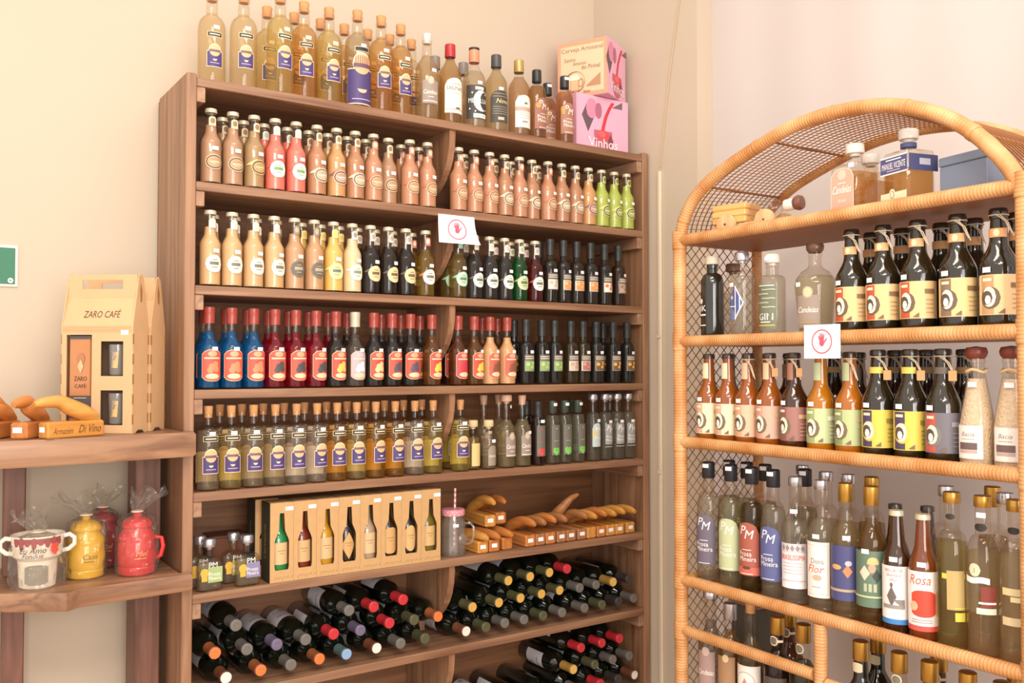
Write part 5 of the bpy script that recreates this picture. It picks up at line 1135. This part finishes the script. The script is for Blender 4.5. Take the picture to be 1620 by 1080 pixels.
# ================================================================== laser-cut coffee gift boxes on the stand
PLY = mat('plywood_pale', '#cfa67a', 0.6, noise=0.06, scale=25); PLYE = mat('plywood_edge', '#9c6c3a', 0.7, noise=0.1)
def coffee_box(label, loc, rz):
    t = thing('coffee_gift_box', label, 'gift box', loc, rz, 'coffee gift boxes'); w_, d, h, hs = 0.192, 0.085, 0.425, 0.285
    # side panels: narrow house outline with rounded top
    out = [(0, 0.006), (d * 0.2, 0.006), (d * 0.35, 0.014), (d * 0.65, 0.014), (d * 0.8, 0.006), (d, 0.006), (d, hs), (d * 0.70, h - 0.03), (d * 0.64, h - 0.008), (d * 0.5, h), (d * 0.36, h - 0.008), (d * 0.30, h - 0.03), (0, hs)]
    for s in (-1, 1):
        x0 = s * w_ / 2 - (0.003 if s > 0 else 0); MB().extr(out, x0, x0 + 0.003, PLY, lambda y, z, dd: (dd, y, z)).obj('side_panel', t, False)
        mb = MB(); 
        for z in [0.03 + 0.052 * i for i in range(5)]: mb.box((s * w_ / 2 - 0.0005, -0.0012, z), (s * w_ / 2 + 0.0012, 0.004, z + 0.026), PLYE); mb.box((s * w_ / 2 - 0.0005, d - 0.004, z), (s * w_ / 2 + 0.0012, d + 0.0012, z + 0.026), PLYE)
        mb.obj('finger_joints', t, False, kind='stuff')
        MB().extr([(d * .46, h - 0.075), (d * .54, h - 0.075), (d * .56, h - 0.045), (d * .46, h - 0.025), (d * .42, h - 0.045)], s * (w_ / 2 + 0.0002), s * (w_ / 2 + 0.0008), PLYE, lambda y, z, dd: (dd, y, z)).obj('slot', t, False)
    def face(y0, y1, yt, windows, flip):
        fr = MB(); X0 = -w_ / 2 + 0.0031; X1 = -X0
        xs_ = sorted({X0, X1, *[a for wn in windows for a in wn[:2]]}); zs_ = sorted({0.0065, hs, *[a for wn in windows for a in wn[2:]]})
        for i in range(len(xs_) - 1):
            for j in range(len(zs_) - 1):
                cx, cz = (xs_[i] + xs_[i+1]) / 2, (zs_[j] + zs_[j+1]) / 2
                if any(a < cx < b and c < cz < e for a, b, c, e in windows): continue
                fr.box((xs_[i], y0, zs_[j]), (xs_[i+1], y1, zs_[j+1]), PLY)
        return fr.obj('front_panel' if not flip else 'back_panel', t, False)
    WN = [(-0.082, -0.014, 0.018, 0.262), (0.010, 0.070, 0.155, 0.245), (0.010, 0.070, 0.028, 0.118)]
    face(0.0, 0.003, 0, WN, False); face(d - 0.003, d, 0, [], True)
    # sloping shoulder panels and the handle panel with its grip hole
    for y0, y1, nm in ((0.0, d * 0.30, 'front_slope'), (d, d * 0.70, 'rear_slope')):
        mb = MB(); X0 = -w_ / 2 + 0.0031; X1 = -X0; sg = 1 if y0 < y1 else -1
        v = [(X0, y0, hs + .0003), (X1, y0, hs + .0003), (X1, y1, h - 0.065), (X0, y1, h - 0.065)]; v2 = [(x, y + 0.003 * sg, z) for x, y, z in v]
        mb.add(v + v2, [(0,1,2,3),(7,6,5,4),(0,4,5,1),(1,5,6,2),(2,6,7,3),(3,7,4,0)], PLY).obj(nm, t, False)
    hp = MB(); X0 = -w_ / 2 + 0.0031; X1 = -X0; ya, yb_ = d * 0.30, d * 0.30 + 0.003
    for a, b, c, e in ((X0, X1, h - 0.0648, h - 0.042), (X0, X1, h - 0.018, h - 0.004), (X0, -0.055, h - 0.042, h - 0.018), (0.055, X1, h - 0.042, h - 0.018)): hp.box((a, ya, c), (b, yb_, e), PLY)
    hp.obj('handle_panel', t, False)
    # engraved name, slope normal
    L = Lab(0.1, 0.0); L.text('ZARO CAFÉ', 0.008, 0.0, 0.024, flat('#4a2d18'), 0.098, 0.12); o = L.mb.obj('lettering', t, False)
    ang = math.atan2(d * 0.30, h - 0.065 - hs); o.matrix_local = Matrix.Translation((0, d * 0.13, hs + (h - 0.065 - hs) * 0.44)) @ Matrix.Rotation(-ang, 4, 'X')
    mb = MB()
    for k in range(4): mb.box((X0, -0.0004, hs - 0.004 - k * 0.004), (X1, 0.0, hs - 0.0034 - k * 0.004), PLYE)
    mb.obj('score_lines', t, False, kind='stuff')
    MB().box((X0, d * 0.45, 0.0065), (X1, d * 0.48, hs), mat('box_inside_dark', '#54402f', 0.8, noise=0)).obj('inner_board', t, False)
    # coffee pack and two glasses inside
    CO = mat('copper_pack', '#c9895c', 0.28, 0.6, noise=0.08); pk = MB().bevbox((-0.080, 0.0036, 0.012), (-0.016, 0.036, 0.258), CO, 0.006).obj('coffee_pack', t)
    L = Lab(0.1, -0.0035); L.shape('rect', -0.045, 0.075, 0.0575, 0.058, flat('#3c3436')); L.text('ZARO', -0.045, 0.148, 0.012, flat('#4a3026'), 0.034); L.text('CAFÉ', -0.045, 0.130, 0.012, flat('#4a3026'), 0.034); L.shape('ell', -0.045, 0.200, 0.022, 0.030, flat('#a86844')); L.shape('dia', -0.045, 0.180, 0.016, 0.036, flat('#dcaa80'), 5); L.text('Torrado e Moido', -0.045, 0.078, 0.007, WHITE, 0.036); L.text('Espresso', -0.045, 0.064, 0.006, WHITE, 0.022); L.shape('rect', -0.045, 0.098, 0.034, 0.001, WHITE)
    L.shape('rect', -0.045, 0.255, 0.0575, 0.008, flat('#3c3436')); L.mb.obj('pack_label', pk, False)
    for z in (0.157, 0.030):
        g = MB().lathe([(0, 0.002), (0.0175, 0), (0.0195, 0.004), (0.0215, 0.080), (0.0200, 0.080)], thick_glass('smoky_glass', '#d9d2c8', 0.05), 18, Matrix.Translation((0.042, 0.0262, z))).obj('tumbler', t)
        L = Lab(0.0195); L.shape('rect', 0, 0.040, 0.016, 0.042, flat('#c9a468')); L.text('Z', 0, 0.045, 0.012, flat('#4a3018')); o = L.mb.obj('tumbler_label', g, False); o.matrix_local = Matrix.Translation((0.042, 0.0262, z)) @ Matrix.Rotation(radians(4), 4, 'Y')
    L = Lab(0.1, 0.0); L.shape('rect', 0.074, 0.268, 0.020, 0.012, TAGM); L.mb.obj('price_tag', t, False)
    return t
fw = Vector((ST, CT)); rt_ = Vector((CT, -ST))
def cb(right_px_X, right_px_Y, rz):
    c = Vector((right_px_X, right_px_Y)); a = radians(rz); return c - Vector((cos(a), sin(a))) * 0.096
c1 = cb(-0.136, -0.028, -38); coffee_box('plywood coffee gift box with windows standing in front on the stand', (c1.x, c1.y, P1 - 0.0055), radians(-38))
c2 = c1 + Vector((sin(radians(38)), cos(radians(38)))) * 0.092 + Vector((cos(radians(-38)), sin(radians(-38)))) * 0.004
coffee_box('second plywood coffee gift box tucked behind, touching the bookcase side', (c2.x, c2.y, P1 - 0.0055), radians(-38))

# ================================================================== fondue cup and honey pots in cellophane
CELL = cellophane('cellophane')
def bag(t, r, h, neck, flare, seed, lean=0.0):
    rnd = random.Random(seed); ph = [rnd.uniform(0, 6.28) for _ in range(8)]; mb = MB(); n = 40; rings = []; prof_ = [(r * 0.94, 0.001), (r * 1.00, h * 0.15), (r * 1.02, h * 0.5), (r * 0.98, h * 0.8), (r * 0.75, h * 0.98), (neck, h * 1.10), (neck * 1.6, h * 1.16), (flare * 0.8, h * 1.32), (flare, h * 1.45)]
    vs = []; fs = []
    for j, (rr, z) in enumerate(prof_):
        for i in range(n):
            a = 2 * pi * i / n; am = 0.05 + (0.22 if j > 5 else 0.0) + (0.10 if j == 4 else 0)
            k = 1 + am * (sin(5 * a + ph[j % 8]) * 0.6 + sin(11 * a + ph[(j + 3) % 8]) * 0.4)
            dz = 0.016 * sin(4 * a + ph[2]) if j == len(prof_) - 1 else 0
            lx = lean * max(0, z - h * 1.1) * 1.6
            vs.append((rr * k * cos(a) + lx, rr * k * sin(a) * (1 if j < 6 else 0.6), z + dz))
    for j in range(len(prof_) - 1):
        for i in range(n): fs.append((j*n+i, j*n+(i+1) % n, (j+1)*n+(i+1) % n, (j+1)*n+i))
    mb.add(vs, fs, CELL).obj('cellophane_bag', t, False)
    rb = mat('bag_ribbon', '#e3cdb4', 0.5, noise=0)
    MB().tube([(neck * 1.15 * cos(a), neck * 1.15 * sin(a), h * 1.10) for a in [i * pi / 6 for i in range(13)]], 0.0022, rb, 6).obj('ribbon', t)
ZP = P2 + 0.0006
# fondue cup
X_, Y_ = -0.341, 0.046
cup = thing('fondue_cup', 'white two-handled fondue cup with red drips and lettering in cellophane', 'cup', (X_, Y_, ZP), radians(-8))
CW = mat('glazed_white', '#ece0d0', 0.15, coat=0.4, noise=0.02)
mbc = MB(); pc = [(0, 0.004), (0.038, 0), (0.042, 0.004), (0.046, 0.070), (0.056, 0.080), (0.061, 0.128), (0.062, 0.132), (0.058, 0.131), (0.053, 0.085), (0, 0.080)]
mbc.lathe(pc, CW, 32).obj('cup', cup)
# burner opening, rimmed: not cut out, its shade painted as a flat darker patch
mb = MB(); N = 20; vs = []; 
for i in range(N): a = 2 * pi * i / N; vs.append((0.026 * cos(a), 0.022 * sin(a)))
Lb = Lab(0.0445); Lb.shape('shield', -0.002, 0.036, 0.060, 0.056, flat('#cfc4b4'), 15); Lb.shape('shield', -0.002, 0.036, 0.054, 0.050, mat('burner_hollow_shade', '#8d8578', 0.7, noise=0), 15); Lb.mb.obj('burner_opening', cup, False)
for s in (-1, 1): MB().tube([(s * 0.052, 0, 0.085), (s * 0.070, 0, 0.088), (s * 0.083, 0, 0.100), (s * 0.083, 0, 0.116), (s * 0.072, 0, 0.125), (s * 0.056, 0, 0.122)], 0.0062, CW, 10).obj('handle', cup)
Lt = Lab(0.0612); dk = flat('#8a3f3e'); Lt.shape('rect', 0, 0.122, 0.120, 0.012, dk)
for i, dl in enumerate((0.010, 0.018, 0.008, 0.015, 0.006, 0.013, 0.016, 0.008)): Lt.shape('ell', -0.052 + i * 0.0150, 0.117, 0.013, dl * 1.8, dk)
Lt.text('Eu Amo', -0.010, 0.100, 0.014, flat('#3a3230'), 0.060, 0.3); Lt.shape('ell', 0.036, 0.106, 0.012, 0.016, flat('#d2402f')); Lt.shape('ell', 0.044, 0.108, 0.012, 0.016, flat('#d2402f')); Lt.shape('dia', 0.040, 0.097, 0.022, 0.024, flat('#d2402f'), 5); Lt.text('Fondue', -0.010, 0.087, 0.011, flat('#3a3230'), 0.046, 0.3)
Lt.mb.obj('print', cup, False)
bag(cup, 0.065, 0.125, 0.014, 0.040, 3, -0.3)
# pots
def pot(label, X_, Y_, colr, seed, s, lean, txt, hs=-1):
    t = thing('honey_pot', label, 'pot', (X_, Y_, ZP), radians(-20), 'lidded pots in cellophane'); m = mat('glaze_' + colr.strip('#'), colr, 0.2, coat=0.5, noise=0.02)
    pp = [(0, 0.002), (0.040, 0), (0.046, 0.004), (0.0475, 0.020), (0.0455, 0.023), (0.0475, 0.027), (0.0485, 0.055), (0.0475, 0.085), (0.0465, 0.088), (0.0475, 0.092), (0.0455, 0.105), (0.036, 0.118), (0.0355, 0.124)]
    MB().lathe([(r * s, z * s) for r, z in pp], m, 32).obj('pot', t)
    lp = [(0.0385, 0.124), (0.0395, 0.127), (0.0385, 0.134), (0.030, 0.145), (0.016, 0.150), (0.010, 0.152), (0.011, 0.160), (0.006, 0.164), (0, 0.164)]
    MB().lathe([(r * s, z * s + 0.0004) for r, z in lp], m, 28).obj('lid', t)
    MB().tube([(hs * 0.046 * s, 0, 0.095 * s), (hs * 0.062 * s, 0, 0.092 * s), (hs * 0.066 * s, 0, 0.070 * s), (hs * 0.060 * s, 0, 0.045 * s), (hs * 0.047 * s, 0, 0.038 * s)], 0.0062, m, 10).obj('handle', t)
    L = Lab(0.0488 * s); L.text(txt[0], 0.020, 0.060 * s, 0.014 * s, flat(txt[1]), 0.045, 0.3); L.shape('rect', 0.016, 0.047 * s, 0.030, 0.002, flat(txt[1])); L.mb.obj('print', t, False)
    bag(t, 0.054 * s, 0.150 * s, 0.012, 0.042, seed, lean); return t
pot('yellow lidded ceramic pot wrapped in cellophane on the lower stand plank', -0.222, 0.094, '#dfae1c', 5, 0.98, -0.5, ('Casa', '#7a5c14'))
pot('red lidded ceramic pot wrapped in cellophane on the lower stand plank', -0.103, 0.058, '#cf2c2c', 9, 1.0, 0.35, ('Mel', '#e8a05c'), 1)
pot('dark red lidded pot half hidden behind the yellow pot', -0.160, 0.215, '#9c2428', 12, 0.98, 0.2, ('Mel', '#e8a05c'))

# ================================================================== do-not-touch signs
def hand_sign(name, label, M, w_, h, bend):
    t = bpy.data.objects.new(name, None); COL.objects.link(t); t.matrix_world = M; tag(t, label, 'sign', 'do-not-touch hand signs')
    nx, nz = 12, 10
    def P(x, z, off):
        f_ = (h / 2 - z) / h; k = max(0, x / w_ + 0.2)
        return (x + bend * 0.010 * f_ * f_ * k * 2, -0.0008 - off - bend * (0.006 * f_ * f_ + 0.016 * f_ * f_ * k), z)
    mb = MB(); vs = []; fs = []
    for lay, off in ((0, 0.0), (1, -0.0005)):
        for j in range(nz + 1):
            for i in range(nx + 1): vs.append(P(-w_ / 2 + w_ * i / nx, -h / 2 + h * j / nz, off))
    n1 = (nx + 1) * (nz + 1)
    for j in range(nz):
        for i in range(nx):
            a = j * (nx + 1) + i; fs += [(a, a + 1, a + nx + 2, a + nx + 1), (n1 + a + nx + 1, n1 + a + nx + 2, n1 + a + 1, n1 + a)]
    mb.add(vs, fs, mat('sign_paper', '#efe9ea', 0.6, noise=0)).obj('paper', t)
    red = flat('#cf4a62'); ring = MB(); N = 32; R = h * 0.36; vs = []
    for i in range(N): a = 2 * pi * i / N; vs += [P(R * cos(a), R * sin(a), 0.0006), P(R * 0.90 * cos(a), R * 0.90 * sin(a), 0.0006)]
    ring.add(vs, [(2*i, (2*i+2) % (2*N), (2*i+3) % (2*N), 2*i+1) for i in range(N)], red); ring.obj('ring_print', t, False)
    hd = MB(); q = h * 0.01
    def limb(x0, z0, x1, z1, r0, r1):
        d = Vector((x1 - x0, z1 - z0)); n = Vector((-d.y, d.x)).normalized(); p = []
        for k in range(5): a = pi * k / 4; e = d.normalized() * sin(a) * r1; p.append((x1 + n.x * cos(a) * r1 + e.x, z1 + n.y * cos(a) * r1 + e.y))
        p = [(x0 + n.x * r0, z0 + n.y * r0)] + p + [(x0 - n.x * r0, z0 - n.y * r0)]
        hd.add([P(x, z, 0.0008) for x, z in p], [tuple(range(len(p)))], red)
    for x0, z0, x1, z1 in ((-6, 4, -11, 16), (-3, 6, -5, 23), (1, 6, 2, 24), (5, 4, 8, 20), (7, -4, 17, 8)): limb(x0*q, z0*q, x1*q, z1*q, 2.6*q, 1.8*q)
    pl = [(cos(a) * 8.5 * q, -4 * q + sin(a) * 10 * q) for a in [i * pi / 8 for i in range(16)]]; hd.add([P(x, z, 0.0009) for x, z in pl], [tuple(range(16))], red); hd.obj('hand_print', t, False)
    tx = MB(); vs2, fs2, wd = text2d('NAO TOQUE'); s_ = h * 0.05; tx.add([P(a * s_, -h * 0.24 + b * s_, 0.0008) for a, b in vs2], fs2, flat('#c9b4b8')); tx.obj('lettering', t, False)
hand_sign('hand_sign', 'white paper sign with red hand taped to the first bookcase shelf edge', Matrix.Translation((0.853, -0.0008, CAMZ + 0.438)), 0.136, 0.092, 1.0)
P = B(0.482, -0.0175, CAMZ + 0.054)
hand_sign('hand_sign', 'white card sign with red hand hung on the rattan rail', Matrix.Translation(P) @ Matrix.Rotation(PH, 4, 'Z'), 0.100, 0.078, 0.0)

# ================================================================== top of the rattan shelf
ZB0 = BH[0] + 0.0028
BR = Matrix.Rotation(PH, 4, 'Z')
def onB(u, v, z, extra=0.0): return Matrix.Translation(B(u, v, z)) @ Matrix.Rotation(PH + extra, 4, 'Z')
CRT = wood('cart_pine', '#cf9a52', '#e6bd7c', 'x', 0.5); CRD = wood('cart_slice', '#b98a58', '#d9b384', 'z', 0.6)
u0 = BU(1126, 0.042, ZB0 + .04)
cart = thing('wooden_cart', 'toy wooden cart with log-slice wheels carrying a glass bottle', 'toy cart', B(u0, 0.042, ZB0), PH + radians(10))
for k in range(3): MB().bevbox((0.0, 0.0, 0.032 + k * 0.0176), (0.104, 0.075, 0.0494 + k * 0.0176), CRT, 0.003).obj('slat', cart, False)
MB().bevbox((-0.002, 0.004, 0.016), (0.245, 0.071, 0.0315), CRD, 0.003).obj('bed', cart, False)
for x, y in ((0.052, -0.008), (0.052, 0.083), (0.168, -0.010), (0.168, 0.085)):
    MB().lathe([(0, -0.007), (0.0265, -0.007), (0.028, -0.004), (0.028, 0.004), (0.0265, 0.007), (0, 0.007)], CRD, 22, Matrix.Translation((x, y, 0.0283)) @ Matrix.Rotation(pi / 2, 4, 'X')).obj('wheel', cart)
for x in (0.052, 0.168): MB().tube([(x, -0.018, 0.0283), (x, 0.094, 0.0283)], 0.003, flat('#4a3424'), 6).obj('axle', cart)
P_CB = prof(0.118, 0.027, 0.060, 0.082, 0.013, 0.0128, 'o')
kind('cartb', 'spirit_bottle', 'clear bottle with round brown stopper lying in the wooden cart', P_CB, None, 0, ('ball', mat('brown_stop2', '#7a4f3e', 0.25, noise=0)), None, extra=[('collar', MB().lathe([(0.0148, 0.092), (0.0155, 0.094), (0.0155, 0.116), (0.0148, 0.117)], flat('#e8dfd2'), 14))])
o = place('cartb', (0, 0, 0), 0, 'top rattan shelf', 'front', 0); o.matrix_world = Matrix.Translation(B(u0, 0.042, ZB0)) @ Matrix.Rotation(PH + radians(10), 4, 'Z') @ Matrix.Translation((0.1085, 0.0375, 0.0595)) @ Matrix.Rotation(radians(86), 4, 'Y')
P_SQ1 = [(0, 0.002), (0.040, 0), (0.0425, 0.003), (0.0425, 0.010), (0.0405, 0.012), (0.0405, 0.112), (0.038, 0.120), (0.020, 0.124), (0.0165, 0.128), (0.0165, 0.146), (0.0165, 0.148)]
def sqb(key, desc, P_, liq, lv, lab, cap, tagp=None, ex=None): kind(key, 'square_bottle', desc, P_, liq, lv, ('wide', cap), lab, None, sq=9, rn=0.0185, seg=36, tagpos=tagp, R=0.0415, extra=ex)
CLR = mat('clear_stopper', '#e0d8cc', 0.15, noise=0)
def lab_sq1(L):
    L.shape('arch', -0.002, 0.064, 0.066, 0.096, flat('#e3c4ac')); L.shape('arch', -0.002, 0.064, 0.062, 0.092, flat('#c59a86')); L.shape('ell', -0.002, 0.096, 0.024, 0.024, flat('#dcb8a4'), 13); L.text('Candeias', -0.002, 0.062, 0.018, WHITE, 0.054, 0.45); L.text('10 anos', -0.002, 0.036, 0.007, WHITE, 0.022); L.shape('rect', -0.002, 0.076, 0.022, 0.002, WHITE)
sqb('sq1', 'square amber bottle with rosy script label', P_SQ1, liquid('sq1', '#d09a54', 0.7, 0.25), 0.100, lab_sq1, CLR, (0.026, 0.114))
def lab_sq2(L):
    nb = flat('#3d4276'); L.shape('rect', 0, 0.096, 0.080, 0.040, WHITE); L.shape('rect', 0, 0.096, 0.080, 0.034, nb); L.text('MANUEL VICENTE', 0, 0.095, 0.014, WHITE, 0.070); L.shape('rect', 0, 0.108, 0.046, 0.0025, WHITE); L.shape('rect', 0, 0.084, 0.04, 0.002, flat('#c8a8b0')); L.shape('rect', 0, 0.026, 0.078, 0.018, CREAMP); L.shape('ell', -0.004, 0.030, 0.020, 0.026, flat('#e8d8b4')); L.shape('ell', -0.004, 0.030, 0.013, 0.017, flat('#5a5048')); L.shape('ell', -0.004, 0.030, 0.010, 0.014, flat('#e8d8b4'))
P_SQ2 = [(r, z * 1.04) for r, z in P_SQ1]
sl = Lab(0.1, 0.0425); sl.shape('rect', 0, 0.096, 0.080, 0.036, flat('#2f3564')); sl.shape('rect', 0.004, 0.098, 0.03, 0.014, flat('#a9adbd')); 
for i, v in enumerate(sl.mb.v): sl.mb.v[i] = (-v[1], v[0], v[2])
sqb('sq2', 'square amber bottle with navy blue band label', P_SQ2, liquid('sq2', '#c48436', 0.7, 0.2), 0.085, lab_sq2, CLR, None, [('side_label', sl.mb), ('neck_band', MB().lathe([(0.0172, 0.136), (0.0172, 0.146)], flat('#3d4276'), 18))])
for px, v, key in ((1353, 0.075, 'sq1'), (1378, 0.20, 'sq1'), (1438, 0.080, 'sq2')):
    u = BU(px, v, ZB0 + .06); place(key, B(u, v, ZB0), PH + radians(-14 if key == 'sq2' else -4), 'top rattan shelf', 'front' if v < .15 else 'back', u)
u = BU(1490, 0.10, ZB0 + .05); t = thing('blue_box', 'plain slate blue box on the top rattan shelf', 'box', B(u, 0.085, ZB0), PH + radians(-10))
SBL = mat('slate_blue_card', '#7d879a', 0.5, noise=0.03); MB().bevbox((0.004, 0, 0), (0.122, 0.10, 0.080), SBL, 0.002).obj('box_base', t, False); MB().bevbox((0.0025, -0.0015, 0.0805), (0.1235, 0.1015, 0.100), SBL, 0.002).obj('lid', t, False)
u = 0.045; t = thing('grey_carton', 'dark grey carton with pinkish lid behind bottles on lowest rattan shelf', 'box', B(u, 0.145, BH5 + 0.003), PH + radians(-4))
MB().bevbox((0, 0, 0), (0.105, 0.10, 0.275), mat('dark_grey_card', '#5a554c', 0.6, noise=0.05), 0.002).obj('carton', t, False); MB().bevbox((-0.002, -0.002, 0.2753), (0.107, 0.102, 0.284), mat('pink_grey_card', '#a58278', 0.6, noise=0.05), 0.002).obj('lid', t, False)
label_placed()
